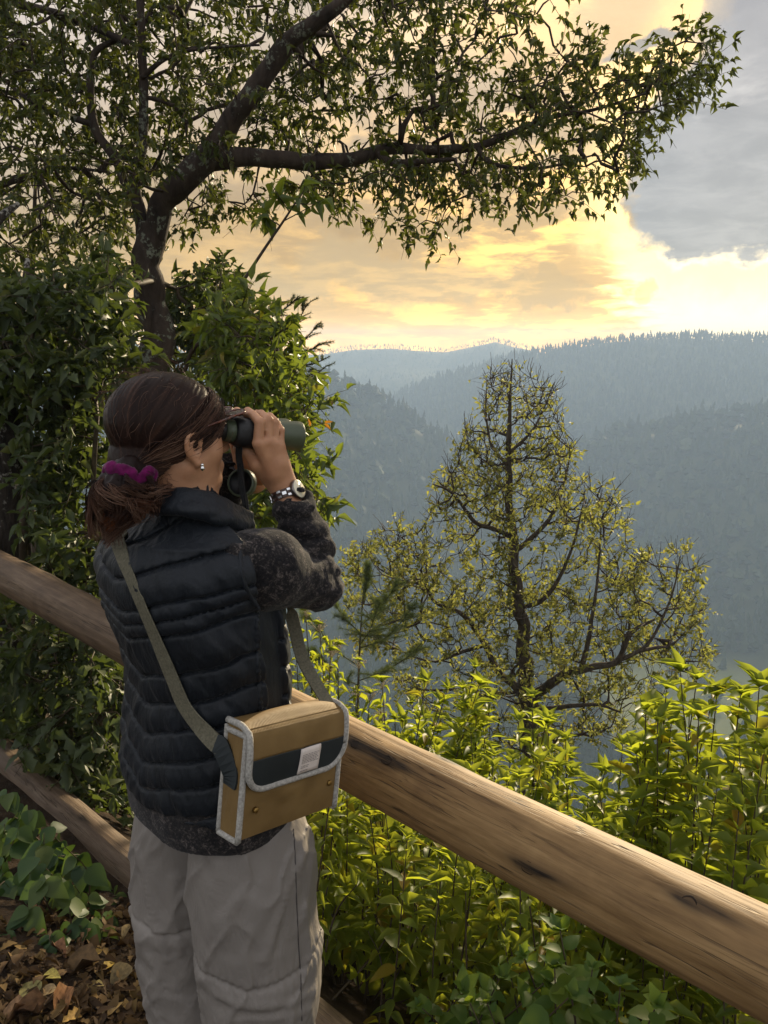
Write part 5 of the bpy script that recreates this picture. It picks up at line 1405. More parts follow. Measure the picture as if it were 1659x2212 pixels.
# ------------------------------------------------------------------ the big tree on the left
def big_tree():
    T = Tree(21); T.thick = 0.86
    T.limb([(345, 960, 4.8, .135), (336, 850, 4.8, .122), (322, 740, 4.8, .110), (313, 640, 4.8, .100), (311, 560, 4.8, .097), (313, 500, 4.8, .096), (316, 478, 4.8, .075)], 50, True)
    T.limb([(316, 520, 4.8, .080), (350, 448, 4.78, .086), (405, 390, 4.75, .086), (462, 330, 4.72, .086), (498, 272, 4.7, .074), (545, 200, 4.65, .068), (600, 122, 4.6, .060), (648, 72, 4.55, .052), (720, 20, 4.5, .042), (800, -50, 4.5, .030)])
    T.limb([(468, 338, 4.73, .072), (540, 339, 4.75, .060), (620, 343, 4.8, .056), (690, 347, 4.85, .052), (760, 340, 4.9, .047), (830, 323, 4.95, .041), (900, 326, 5.0, .036), (960, 326, 5.0, .033), (1040, 312, 5.05, .027), (1120, 280, 5.1, .021), (1200, 252, 5.1, .016), (1290, 236, 5.1, .011), (1400, 200, 5.1, .007)])
    T.limb([(815, 330, 4.93, .030), (850, 353, 4.9, .026), (910, 349, 4.88, .019), (985, 345, 4.85, .012)])
    T.limb([(1030, 316, 5.04, .019), (1050, 345, 5.0, .016), (1100, 362, 5.0, .013), (1180, 362, 5.0, .010), (1280, 335, 5.0, .006)])
    T.limb([(302, 510, 4.82, .052), (299, 410, 4.85, .041), (303, 300, 4.87, .034), (306, 150, 4.9, .030), (299, 0, 4.9, .025), (297, -70, 4.9, .02)])
    T.limb([(295, 440, 4.84, .034), (270, 392, 4.88, .033), (240, 332, 4.9, .032), (211, 272, 4.92, .030), (197, 200, 4.95, .028), (201, 125, 5.0, .024), (226, 97, 5.0, .02), (282, 72, 5.0, .014)])
    T.limb([(206, 268, 4.92, .021), (130, 246, 4.95, .018), (65, 215, 5.0, .014), (0, 165, 5.1, .010)])
    T.limb([(-60, 418, 5.3, .032), (0, 400, 5.2, .028), (75, 376, 5.1, .023), (135, 362, 5.05, .015), (230, 372, 5.0, .008)])
    T.limb([(305, 110, 4.9, .022), (190, 50, 5.0, .022), (90, 18, 5.1, .025), (-40, 0, 5.2, .028)])
    T.limb([(304, 170, 4.88, .018), (360, 125, 4.8, .014), (430, 105, 4.75, .010), (560, 98, 4.6, .006)])
    r = T.r
    A = in_poly([(-60, -70), (1215, -70), (1195, 15), (1130, 70), (1060, 130), (1000, 260), (960, 300), (700, 310), (560, 320), (420, 330), (300, 420), (250, 520), (-60, 560)], 480, r)
    B = in_poly([(560, 310), (1000, 270), (1080, 170), (1180, 140), (1210, 110), (1290, 85), (1330, 140), (1440, 100), (1525, 60), (1550, 185), (1470, 235), (1400, 315), (1370, 360), (1290, 415), (1180, 440), (1090, 410), (990, 450), (930, 515), (880, 520), (800, 480), (720, 440), (640, 420), (600, 395)], 250, r)
    C_ = in_poly([(370, 470), (440, 400), (560, 380), (600, 410), (560, 440), (500, 470), (420, 520)], 16, r)
    D_ = in_poly([(-60, -70), (560, -70), (500, 220), (300, 420), (255, 570), (-60, 600)], 170, r)
    pts = []
    for q in np.vstack([A, B, C_, D_]): pts.append(W(q[0], q[1], 5.2 + r.normal(0, 0.38)))
    T.grow(pts, sag=0.12, jitter=0.09)
    root = empty('oak_tree', W(345, 960, 4.8), 'large forked tree with dark trunk and branches reaching over the sky', 'tree')
    T.build_wood(root, M['bark_dark'], M['twig'], 0.0034, 0.44)
    lv = Leaves(1); mb = MB()
    twig_leaves(lv, T, 21, (0.036, 0.068), (0.32, 0.46), 0.3, 0.21, 3, mb)
    o = mb.build('fine_twigs', M['twig'], root); o['kind'] = 'stuff'
    lv.build(root, M['leaf_tree'], [LANCE2, OAK, LANCE2, CURLY], 300)
big_tree()

def lichen_trunk():
    root = empty('mossy_tree', W(0, 1260, 3.75), 'thick dark lichen covered trunk at the left edge above the top rail', 'tree')
    Q = smooth_path(to_ground(np.array([W(8, 1420, 3.75), W(4, 1250, 3.75), W(-10, 1050, 3.75), W(-28, 860, 3.78), W(-70, 560, 3.85), W(-90, 300, 3.9)])), 60)
    mb = MB(); mb.tube(Q, np.linspace(0.17, 0.11, 60) * (1 + 0.25 * (fbm(Q, 5.0, 3) - 0.5)), 20); mb.build('trunk', M['bark_lichen'], root)
    for p in ([(-28, 860, 3.78), (20, 760, 3.8), (50, 640, 3.9), (60, 560, 4.0)], [(-70, 560, 3.85), (-10, 480, 4.0), (40, 440, 4.1)]):
        Q = smooth_path([W(*q) for q in p], 20); mb = MB(); mb.tube(Q, np.linspace(0.04, 0.012, 20), 10); mb.build('branch', M['bark_lichen'], root)
M['bark_lichen'] = bark('lichen_bark', (0.012, 0.010, 0.008), (0.07, 0.056, 0.045), (0.30, 0.28, 0.24), 26)
lichen_trunk()

# ------------------------------------------------------------------ bushes behind the fence
def bush(name, label, seed, stems, polys, mat, Lr, Wr, temps, nsingle=300, droop=0.3, per=12, cat='bush', tw=0.15, group=None):
    T = Tree(seed); r = T.r
    for k, st in enumerate(stems):
        x, y, Y, _ = st[0]; p = W(x, y, Y); g = float(height(p[0:1], p[1:2])[0])
        T.limb(st, None, True)
    pts = []
    for poly, n, Y0, Y1 in polys:
        for q in in_poly(poly, n, r): pts.append(W(q[0], q[1], r.uniform(Y0, Y1)))
    T.grow(pts, sag=0.05, jitter=0.10)
    b = W(*stems[0][0][:3]); b[2] = float(height(b[0:1], b[1:2])[0])
    root = empty(name, b, label, cat, group)
    T.build_wood(root, M['stem'], M['stem'], 0.0024, 0.42, 'stem', 'twigs', 20, first='stem')
    lv = Leaves(seed); mb = MB()
    twig_leaves(lv, T, per, Lr, Wr, droop, tw, 3, mb)
    o = mb.build('fine_twigs', M['stem'], root); o['kind'] = 'stuff'
    lv.build(root, mat, temps, nsingle)
    return root
bush('evergreen_bush', 'tall dark evergreen bush filling the left behind the woman\'s back', 31,
     [[(110, 1420, 3.75, .03), (130, 1100, 3.8, .022), (150, 800, 3.8, .014), (170, 640, 3.8, .006)], [(40, 1420, 3.7, .025), (60, 1000, 3.6, .018), (70, 700, 3.6, .008)],
      [(230, 1400, 3.8, .025), (260, 1050, 3.7, .018), (270, 850, 3.7, .010)], [(180, 1400, 3.6, .02), (190, 1200, 3.55, .015), (210, 900, 3.5, .010)]],
     [([(-40, 590), (120, 600), (255, 570), (262, 640), (265, 740), (270, 810), (230, 840), (220, 960), (200, 1180), (130, 1190), (60, 1090), (40, 900), (-40, 880)], 330, 3.35, 4.3), ([(330, 640), (470, 560), (520, 640), (470, 800), (350, 790), (290, 760)], 110, 5.0, 5.6), ([(100, 1130), (240, 1150), (240, 1330), (60, 1240)], 40, 3.2, 3.7)],
     M['leaf_bush'], (0.055, 0.105), (0.34, 0.50), [LANCE, OAK, OAK, LANCE2], 300, 0.25)
bush('sunlit_bush', 'sunlit glossy green bush right behind the binoculars', 32,
     [[(560, 1500, 3.3, .024), (550, 1200, 3.3, .018), (560, 950, 3.3, .012), (600, 760, 3.4, .006)], [(520, 1500, 3.4, .02), (500, 1100, 3.4, .014), (480, 850, 3.4, .010), (520, 690, 3.5, .005)], [(590, 1500, 3.2, .016), (620, 1150, 3.1, .012), (650, 980, 3.0, .006)]],
     [([(470, 640), (560, 650), (630, 700), (650, 760), (640, 840), (670, 840), (690, 880), (650, 930), (600, 960), (480, 900)], 190, 3.0, 4.0), ([(490, 950), (640, 940), (670, 1030), (690, 1080), (640, 1120), (500, 1140)], 90, 2.8, 3.6)],
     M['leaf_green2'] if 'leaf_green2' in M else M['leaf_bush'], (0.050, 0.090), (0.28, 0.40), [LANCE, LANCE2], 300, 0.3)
bush('shaded_bush', 'dark shaded bush filling the gap between the two rails on the left', 33,
     [[(60, 1900, 3.5, .02), (70, 1600, 3.5, .014), (90, 1350, 3.5, .006)], [(200, 2000, 3.2, .02), (210, 1700, 3.2, .014), (220, 1450, 3.2, .006)], [(140, 1900, 3.3, .02), (150, 1650, 3.3, .012), (160, 1400, 3.3, .005)]],
     [([(-30, 1310), (120, 1330), (230, 1400), (270, 1480), (285, 1800), (200, 1720), (100, 1640), (-30, 1570)], 190, 2.95, 3.9), ([(-30, 1690), (100, 1790), (200, 1890), (280, 1970), (280, 2010), (100, 1960), (-30, 1900)], 60, 2.9, 3.3), ([(140, 1640), (285, 1740), (288, 1830), (120, 1720)], 26, 2.85, 3.1)],
     M['leaf_bush'], (0.055, 0.11), (0.40, 0.58), [OAK, OAK, OVATE], 300, 0.3)

# ------------------------------------------------------------------ shrubs beyond the fence, built stem by stem
def gz(x, y): return float(height(np.array([x]), np.array([y]))[0])
def stem_to(tip, r, lean=0.17):
    b = np.array([tip[0] + r.normal(0, lean), tip[1] + r.normal(0, lean), 0.0])
    s = b[:2] @ FN - FC
    if s < 0.14: b[:2] += FN * (0.14 - s)
    b[2] = gz(b[0], b[1]) - 0.03
    mid = b * 0.45 + tip * 0.55 + np.array([r.normal(0, 0.04), r.normal(0, 0.04), 0])
    return smooth_path([b, mid, tip], 16)
def leafy_stem(lv, mb, P, r, L0, wr, gap=0.034, start=0.25, r0=0.0045, droop=0.0, rosette=True):
    seg = np.linalg.norm(np.diff(P, axis=0), axis=1); cum = np.concatenate([[0], np.cumsum(seg)]); tot = cum[-1]
    mb.tube(P, np.linspace(r0, r0 * 0.35, len(P)), 6)
    s = tot * start; ang = r.uniform(0, 6.28)
    while s < tot:
        f = s / tot; p = np.array([np.interp(s, cum, P[:, k]) for k in range(3)]); i = min(len(P) - 2, int(f * (len(P) - 1))); t = norm(P[i + 1] - P[i])
        e1 = norm(np.cross(t, [0.3, 0.9, 0.1])); e2 = np.cross(t, e1)
        for k in range(2):
            if r.random() < 0.12: continue
            a = ang + k * math.pi + r.normal(0, 0.3); o = e1 * math.cos(a) + e2 * math.sin(a)
            d = norm(o + t * r.uniform(0.25, 0.9) * (0.4 + f) - np.array([0, 0, droop * r.uniform(0.3, 1.2)]))
            L = L0 * r.uniform(0.65, 1.15) * (1.0 - 0.45 * max(0, f - 0.75) / 0.25); lv.add(p + o * r0, d, np.array([0, 0, 1.0]) + r.normal(0, 0.25, 3) + t * 0.3, L, L * r.uniform(*wr))
        ang += math.pi / 2 + r.normal(0, 0.2); s += gap * r.uniform(0.7, 1.3) * (1.15 - 0.55 * f)
    if rosette:
        t = norm(P[-1] - P[-3])
        for k in range(6):
            a = k * 1.05 + r.normal(0, 0.2); e1 = norm(np.cross(t, [0.3, 0.9, 0.1])); e2 = np.cross(t, e1)
            L = L0 * r.uniform(0.35, 0.7); lv.add(P[-1], norm(t * r.uniform(0.8, 1.6) + e1 * math.cos(a) + e2 * math.sin(a)), -t * 0.2 + np.array([0, 0, 1.0]) - (e1 * math.cos(a) + e2 * math.sin(a)) * 0.8, L, L * r.uniform(*wr))
def shrub(name, label, seed, tips, mat, L0, wr, temps, extra=0, spread=(40, 60), Ysd=0.12, group=None, gap=0.062, start=0.3, droop=0.0, nsingle=300, cat='shrub'):
    r = np.random.default_rng(seed); lv = Leaves(seed)
    al = list(tips)
    for k in range(extra):
        x, y, Y = tips[r.integers(len(tips))]; al.append((x + r.normal(0, spread[0]), y + abs(r.normal(0, spread[1])) + 15, Y + r.normal(0, Ysd)))
    paths = [stem_to(W(*q), r) for q in al]
    b = np.mean([p[0] for p in paths], 0)
    root = empty(name, b, label, cat, group)
    for p in paths:
        mb = MB(); leafy_stem(lv, mb, p, r, L0 * r.uniform(0.75, 1.25), wr, gap * r.uniform(0.8, 1.3), start, droop=droop + r.uniform(-0.1, 0.45)); mb.build('stem', M['stem'], root)
    lv.build(root, mat, temps, nsingle)
    return root, al
GR = 'leafy shrubs growing beyond the fence'
G = M['leaf_green']; LT = [LANCE, LANCE, LANCE2]
shrub('leafy_shrub', 'bright green shrub cut off by the right edge above the rail', 41, [(1640, 1485, 2.0), (1668, 1540, 1.9), (1600, 1500, 2.1), (1650, 1620, 1.8)], G, 0.115, (0.34, 0.48), LT, 7, (40, 90), group=GR)
shrub('leafy_shrub', 'tallest bright green shrub right of the lone tree with pointed leaves', 42, [(1470, 1452, 2.05), (1440, 1490, 2.1), (1505, 1470, 2.1), (1548, 1505, 2.05), (1395, 1535, 2.1), (1420, 1560, 2.0)], G, 0.112, (0.34, 0.48), LT, 8, (45, 90), group=GR)
shrub('leafy_shrub', 'low bright green shrub in the dip right of the lone tree trunk', 43, [(1345, 1610, 2.2), (1300, 1670, 2.3), (1375, 1630, 2.1), (1270, 1720, 2.3)], G, 0.10, (0.34, 0.48), LT, 7, (40, 70), group=GR)
shrub('leafy_shrub', 'bright green shrub standing in front of the lone tree trunk', 44, [(1150, 1508, 2.6), (1185, 1560, 2.6), (1222, 1600, 2.55), (1120, 1560, 2.7)], G, 0.112, (0.34, 0.48), LT, 7, (35, 70), group=GR)
shrub('leafy_shrub', 'tall narrow green shrub left of the lone tree trunk above the rail', 45, [(1025, 1445, 2.8), (1000, 1490, 2.8), (1060, 1510, 2.8), (1035, 1480, 2.75)], G, 0.112, (0.34, 0.48), LT, 6, (28, 70), group=GR)
shrub('leafy_shrub', 'green shrub just above the rail right of the seed heads', 46, [(918, 1475, 2.9), (950, 1520, 2.9), (890, 1520, 3.0), (870, 1560, 2.9)], G, 0.112, (0.34, 0.48), LT, 6, (28, 60), group=GR)
root, tips = shrub('seeding_shrub', 'yellowing shrub with cream seed heads beside the bag strap', 47, [(690, 1350, 3.0), (730, 1395, 3.0), (775, 1430, 2.95), (825, 1475, 2.9), (660, 1320, 3.1), (800, 1500, 2.8)], M['leaf_green'], 0.062, (0.26, 0.36), [LANCE2, LANCE2, CURLY], 12, (35, 60), droop=0.9)
M['seed'] = plain('seed_head', (0.46, 0.38, 0.24), 0.9, 0.1, nscale=60)
rs = np.random.default_rng(3)
for q in tips[:6] + tips[7:14]:
    c = W(*q); mb = MB()
    for k in range(26):
        p = c + rs.normal(0, 0.016, 3) * np.array([1, 1, 0.7]) + UPV * 0.008
        mb.tube([c - UPV * 0.03, p], 0.0006, 3, cap=False)
        o8 = np.array([[1, 0, 0], [0, 1, 0], [-1, 0, 0], [0, -1, 0], [0, 0, 1], [0, 0, -1]]) * rs.uniform(0.0022, 0.0042)
        mb.add(p + o8, tris=[[i, (i + 1) % 4, 4] for i in range(4)] + [[(i + 1) % 4, i, 5] for i in range(4)])
    mb.build('seed_head', M['seed'], root)
shrub('leafy_shrub', 'green shrub below the rail beside the woman\'s right leg', 48, [(745, 1700, 2.2), (800, 1730, 2.3), (720, 1780, 2.1), (860, 1790, 2.2), (780, 1900, 2.0)], M['leaf_under'], 0.095, (0.34, 0.46), LT, 9, (50, 120), group=GR)
shrub('leafy_shrub', 'green shrub in the middle below the rail', 49, [(950, 1850, 2.1), (1000, 1900, 2.0), (900, 1950, 2.0), (1060, 1960, 1.95)], M['leaf_under'], 0.090, (0.34, 0.46), LT, 9, (50, 120), group=GR)
shrub('broadleaf_plant', 'low plant with broad toothed leaves under the rail at the bottom right', 50, [(1210, 2010, 1.62), (1130, 2060, 1.65), (1280, 2090, 1.55), (1340, 2130, 1.50), (1180, 2120, 1.6), (1080, 2110, 1.7), (1000, 2140, 1.7)], M['leaf_broad'], 0.075, (0.62, 0.78), [OVATE], 8, (60, 60), 0.06, gap=0.06, start=0.45, droop=0.5, cat='plant')

def undergrowth():
    """the rest of the thicket, leaf on leaf, beyond counting"""
    r = np.random.default_rng(77); lv = Leaves(77); mb = MB()
    cx = [640, 690, 760, 840, 900, 960, 1020, 1080, 1150, 1240, 1290, 1340, 1400, 1470, 1560, 1700]; cy = [1480, 1500, 1530, 1560, 1590, 1570, 1560, 1600, 1610, 1700, 1760, 1700, 1640, 1600, 1600, 1600]
    n = 0; tries = 0
    while n < 400 and tries < 6000:
        tries += 1
        x = r.uniform(640, 1700); y = r.uniform(np.interp(x, cx, cy), 2300); Y = r.uniform(1.7, 3.9)
        tip = W(x, y, Y); s = tip[:2] @ FN - FC
        if s < 0.22: continue
        ln = tip[2] - gz(tip[0], tip[1])
        if ln < 0.08 or ln > 1.9: continue
        leafy_stem(lv, mb, stem_to(tip, r, 0.12), r, r.uniform(0.06, 0.105), (0.34, 0.52), 0.060, max(0.15, 1 - 0.75 / max(ln, 0.3)), 0.0035, r.uniform(0, 0.5)); n += 1
    root = empty('undergrowth', (0.6, 2.6, -0.8)); props(root, 'dense sunlit thicket of small leaves covering the slope below the rail', 'undergrowth', kind='stuff')
    o = mb.build('stems', M['stem'], root); o['kind'] = 'stuff'
    lv.build(root, M['leaf_under'], [LANCE, LANCE2, OVATE], 0)
undergrowth()

# ------------------------------------------------------------------ the olive-brown tree in the middle distance
def mid_tree():
    T = Tree(61); Y = 9.5
    T.limb([(1160, 1950, Y, .18), (1148, 1720, Y, .14), (1142, 1560, Y, .125), (1136, 1500, Y, .105), (1130, 1400, Y, .088), (1122, 1300, Y, .078), (1112, 1200, Y, .066), (1105, 1120, Y, .055), (1100, 1040, Y, .044), (1098, 960, Y, .034), (1101, 880, Y, .022), (1104, 820, Y, .012), (1106, 775, Y, .006)], 70, True)
    T.limb([(1140, 1525, Y, .07), (1165, 1496, 9.4, .066), (1204, 1464, 9.2, .058), (1256, 1443, 9.0, .05), (1330, 1430, 8.9, .036), (1362, 1368, 8.8, .026), (1414, 1338, 8.7, .014)])
    T.limb([(1256, 1443, 9.0, .036), (1276, 1356, 9.0, .026), (1290, 1250, 9.1, .016), (1300, 1120, 9.2, .007)])
    T.limb([(1138, 1510, Y, .06), (1120, 1490, Y, .056), (1088, 1460, 9.6, .048), (1048, 1396, 9.7, .040), (1000, 1332, 9.8, .032), (934, 1294, 9.9, .022), (922, 1236, 9.9, .014), (915, 1180, 9.9, .007)])
    T.limb([(1048, 1396, 9.7, .03), (1000, 1408, 9.5, .024), (934, 1428, 9.3, .014), (850, 1400, 9.2, .008)])
    T.limb([(1096, 1156, Y, .034), (1060, 1140, 9.4, .030), (1024, 1126, 9.3, .026), (976, 1066, 9.2, .018), (934, 1046, 9.1, .008)])
    T.limb([(1112, 1190, Y, .036), (1172, 1140, 9.6, .028), (1206, 1084, 9.7, .02), (1228, 1000, 9.7, .01), (1236, 950, 9.7, .005)])
    T.limb([(1122, 1310, Y, .034), (1180, 1290, 9.2, .026), (1230, 1200, 9.1, .018), (1260, 1090, 9.1, .009)])
    T.limb([(1142, 1540, Y, .05), (1200, 1528, 9.2, .034), (1288, 1522, 9.0, .022), (1340, 1536, 8.8, .012)])
    T.limb([(1330, 1430, 8.9, .03), (1400, 1390, 8.9, .02), (1450, 1290, 8.9, .012), (1470, 1200, 8.9, .006)])
    T.limb([(1100, 1010, Y, .026), (1060, 960, 9.45, .018), (1050, 880, 9.4, .009), (1052, 820, 9.4, .005)])
    T.limb([(1099, 980, Y, .022), (1150, 930, 9.5, .016), (1180, 870, 9.55, .009), (1196, 830, 9.55, .005)])
    r = T.r
    up = in_poly([(1104, 780), (1150, 815), (1200, 835), (1190, 880), (1232, 950), (1240, 1000), (1205, 1080), (1150, 1110), (1000, 1110), (935, 1050), (985, 1010), (985, 915), (1040, 915), (1047, 860), (1052, 815), (1090, 800)], 230, r)
    mid = in_poly([(930, 1060), (1000, 1110), (1150, 1110), (1240, 1010), (1290, 1005), (1340, 1055), (1345, 1130), (1365, 1200), (1430, 1195), (1475, 1170), (1510, 1200), (1505, 1270), (1525, 1330), (1530, 1430), (1470, 1460), (1300, 1470), (1050, 1460), (900, 1440), (770, 1390), (745, 1290), (735, 1205), (790, 1170), (850, 1125), (900, 1140)], 520, r)
    low = in_poly([(850, 1460), (1050, 1460), (1300, 1470), (1470, 1470), (1400, 1540), (1300, 1620), (1180, 1640), (1000, 1600), (900, 1540)], 130, r)
    pts = [W(q[0], q[1], Y + r.normal(0, 0.55)) for q in np.vstack([up, mid, low])]
    T.grow(pts, sag=-0.24, jitter=0.10, up=1.2, step=0.16)
    root = empty('broadleaf_tree', W(1146, 1720, Y), 'lone spreading tree with olive green leaves and bare upper twigs below the fence', 'tree')
    T.build_wood(root, M['bark_mid'], M['twig'], 0.0050, 0.44)
    lv = Leaves(6); mb = MB()
    zt, zb = W(1105, 780, Y)[2], W(1105, 1300, Y)[2]
    def thin(b): f = np.clip((zt - b[2]) / (zt - zb), 0, 1); return int(4 + 26 * f)
    for ids in T.tw:            # bare twig ends that rise above the leaves
        b = T.N[ids[-1]]; d = norm(b - T.N[ids[-2]])
        for k in range(3):
            e = b + norm(d * 0.6 + r.normal(0, 0.45, 3) + UPV * 0.7) * r.uniform(0.12, 0.32); mb.tube([b, (b + e) / 2 + r.normal(0, 0.02, 3), e], [0.0046, 0.0036, 0.0022], 3, cap=False)
    twig_leaves(lv, T, 12, (0.045, 0.075), (0.42, 0.58), -0.1, 0.24, 4, mb, thin)
    o = mb.build('fine_twigs', M['twig'], root); o['kind'] = 'stuff'
    lv.build(root, M['leaf_mid'], [LANCE, LANCE2], 300)
mid_tree()

# ------------------------------------------------------------------ conifers near by
def needles(mb, P, r, L, n, mbw, rad):
    mbw.tube(P, np.linspace(rad, rad * 0.4, len(P)), 4, cap=False)
    t = r.random(n); i = np.minimum((t * (len(P) - 1)).astype(int), len(P) - 2); f = (t * (len(P) - 1) - i)[:, None]
    p = P[i] * (1 - f) + P[i + 1] * f; d = norm(P[i + 1] - P[i]); o = norm(np.cross(d, r.normal(0, 1, (n, 3))))
    e = p + norm(o * 0.8 + d * 0.8) * (L * r.uniform(0.7, 1.15, n))[:, None]; s = norm(np.cross(e - p, r.normal(0, 1, (n, 3)))) * 0.0011
    V = np.stack([p - s, p + s, e], 1).reshape(-1, 3); mb.add(V, tris=np.arange(3 * n).reshape(-1, 3), attr=np.repeat(r.random(n), 3))
def conifer(name, label, seed, base, branches, L, sub, dens, w0=0.006, mat='needle', tk=1.0):
    r = np.random.default_rng(seed); root = empty(name, base[0], label, 'tree')
    mb = MB(); mb.tube(smooth_path(to_ground(np.array(base)), 24), np.linspace(0.055, 0.010, 24) * tk, 8); mb.build('trunk', M['bark_mid'], root)
    nd = MB()
    for br in branches:
        Q = smooth_path([W(*q) for q in br], 12); bw_ = MB(); needles(nd, Q, r, L, int(dens * 1.2), bw_, w0)
        ln = np.linalg.norm(Q[-1] - Q[0])
        for k in range(sub):
            i = r.integers(2, 11); d = norm(Q[min(i + 1, 11)] - Q[i - 1]); sd = norm(np.cross(d, UPV)) * r.choice((-1, 1))
            e = Q[i] + norm(d * 0.9 + sd * 0.8 + r.normal(0, 0.25, 3)) * ln * r.uniform(0.18, 0.38) * (1.2 - i / 14); needles(nd, smooth_path([Q[i], (Q[i] + e) / 2 + UPV * 0.01, e], 5), r, L, int(dens * 0.5), bw_, w0 * 0.5)
        bw_.build('branch', M['twig'], root)
    o = nd.build('needles', M[mat], root, attr='var'); o['kind'] = 'stuff'
conifer('spruce_tree', 'dark spruce showing its needle tips at the edge of the sunlit bush', 71, [W(560, 1300, 4.4), W(560, 900, 4.4), W(565, 640, 4.4)],
        [[(565, 790, 4.4), (610, 730, 4.3), (645, 690, 4.2), (664, 655, 4.15)], [(565, 820, 4.4), (620, 765, 4.3), (660, 730, 4.2), (682, 708, 4.15)], [(565, 860, 4.4), (630, 800, 4.25), (680, 785, 4.1), (712, 770, 4.0)],
         [(565, 830, 4.4), (630, 770, 4.2), (672, 755, 4.1), (690, 742, 4.05)], [(565, 720, 4.4), (600, 680, 4.3), (630, 655, 4.25), (645, 640, 4.2)], [(565, 900, 4.4), (630, 830, 4.2), (670, 815, 4.1), (690, 805, 4.0)]], 0.020, 9, 200)
conifer('pine_tree', 'young pale green pine between the woman\'s elbow and the lone tree', 72, [W(768, 1800, 7.0), W(775, 1450, 7.0), W(785, 1270, 7.0)],
        [[(776, 1440, 7.0), (720, 1400, 6.9), (680, 1345, 6.8), (660, 1330, 6.8)], [(778, 1400, 7), (830, 1380, 6.9), (870, 1340, 6.8), (890, 1310, 6.7)], [(780, 1370, 7), (740, 1330, 7), (715, 1290, 7), (700, 1265, 7)], [(781, 1350, 7), (815, 1320, 7), (845, 1280, 7), (860, 1255, 7)],
         [(784, 1300, 7), (790, 1270, 7), (792, 1240, 7), (794, 1220, 7)], [(776, 1470, 7), (830, 1450, 6.8), (880, 1420, 6.7), (910, 1390, 6.6)], [(774, 1480, 7), (730, 1460, 6.8), (700, 1430, 6.7), (670, 1400, 6.6)], [(780, 1390, 7), (800, 1360, 6.6), (810, 1330, 6.4), (822, 1300, 6.3)]], 0.075, 12, 480, 0.005, 'needle_pale', 0.5)
conifer('spruce_tree', 'feathery dark conifer behind the forked trunk at the upper left', 73, [W(60, 1000, 6.2), W(70, 600, 6.2), W(80, 300, 6.2)],
        [[(75, 540, 6.2), (140, 520, 6.1), (210, 540, 6.0), (265, 560, 6.0)], [(75, 470, 6.2), (140, 450, 6.1), (215, 470, 6.0), (280, 500, 6.0)], [(75, 430, 6.2), (150, 400, 6.1), (220, 420, 6.0), (275, 450, 6.0)], [(75, 600, 6.2), (140, 580, 6.1), (200, 600, 6.0), (250, 620, 6.0)],
         [(75, 500, 6.2), (40, 470, 6.1), (10, 470, 6), (-30, 490, 6)], [(75, 570, 6.2), (30, 540, 6.1), (0, 545, 6), (-40, 560, 6)], [(75, 430, 6.2), (40, 410, 6.1), (0, 420, 6), (-40, 440, 6)], [(80, 380, 6.2), (130, 350, 6.1), (180, 350, 6.0), (230, 370, 6.0)]], 0.035, 14, 360)

# ------------------------------------------------------------------ the leaning sapling and a few coloured leaves
def sapling():
    root = empty('sapling', W(395, 1000, 3.6), 'thin leaning sapling with bright leaves at its tip against the sky', 'sapling')
    Q = smooth_path([W(375, 1500, 3.7), W(380, 1050, 3.7), W(400, 800, 3.65), (W(450, 718, 3.6)), W(522, 612, 3.6), W(575, 532, 3.6), W(612, 478, 3.6), W(640, 435, 3.6)], 40)
    mb = MB(); mb.tube(Q, np.linspace(0.012, 0.004, 40), 8); mb.build('stem', M['twig'], root)
    r = np.random.default_rng(9); lv = Leaves(9); top = Q[-1]
    for br in ([(612, 478), (655, 455), (700, 430)], [(625, 458), (600, 420), (585, 395)], [(630, 450), (655, 415), (660, 392)], [(605, 488), (580, 470), (570, 450)], [(635, 440), (680, 440), (715, 425)]):
        P = smooth_path([W(x, y, 3.6 + r.normal(0, 0.05)) for x, y in br], 8); m2 = MB(); m2.tube(P, np.linspace(0.003, 0.0012, 8), 5); m2.build('twig', M['twig'], root)
        for k in range(9):
            i = r.integers(2, 8); L = r.uniform(0.06, 0.10); lv.add(P[i], norm(P[min(i + 1, 7)] - P[i - 1] + r.normal(0, 0.7, 3)), r.normal(0, 0.7, 3) + np.array([0, -0.4, 0.6]), L, L * r.uniform(0.38, 0.5))
    lv.build(root, M['leaf_sap'], [LANCE, LANCE2], 300)
M['leaf_sap'] = leaf_mat('sapling_leaf', [(0.0, (0.055, 0.085, 0.018)), (1.0, (0.10, 0.14, 0.03))], (0.30, 0.36, 0.02), 0.5)
sapling()
M['leaf_orange'] = leaf_mat('orange_leaf', [(0.0, (0.34, 0.13, 0.01)), (1.0, (0.40, 0.20, 0.015))], (0.6, 0.25, 0.01), 0.4)
def orange_sprig():
    root = empty('orange_sprig', W(668, 915, 3.0), 'thin twig with three orange leaves sticking out right of the binoculars', 'twig')
    Q = smooth_path([W(630, 950, 3.1), W(655, 928, 3.05), W(685, 918, 3.0), W(702, 913, 3.0)], 12); mb = MB(); mb.tube(Q, 0.0016, 5); mb.build('stem', M['stem'], root)
    lv = Leaves(4)
    for x, y, dx, dy in ((700, 914, 14, -3), (700, 916, 11, 8), (670, 922, -3, -14)): a = W(x, y, 3.0); b = W(x + dx, y + dy, 3.0); lv.add(a, b - a, np.array([0.1, -1, 0.4]), 0.034, 0.013)
    lv.build(root, M['leaf_orange'], [LANCE], 300)
orange_sprig()

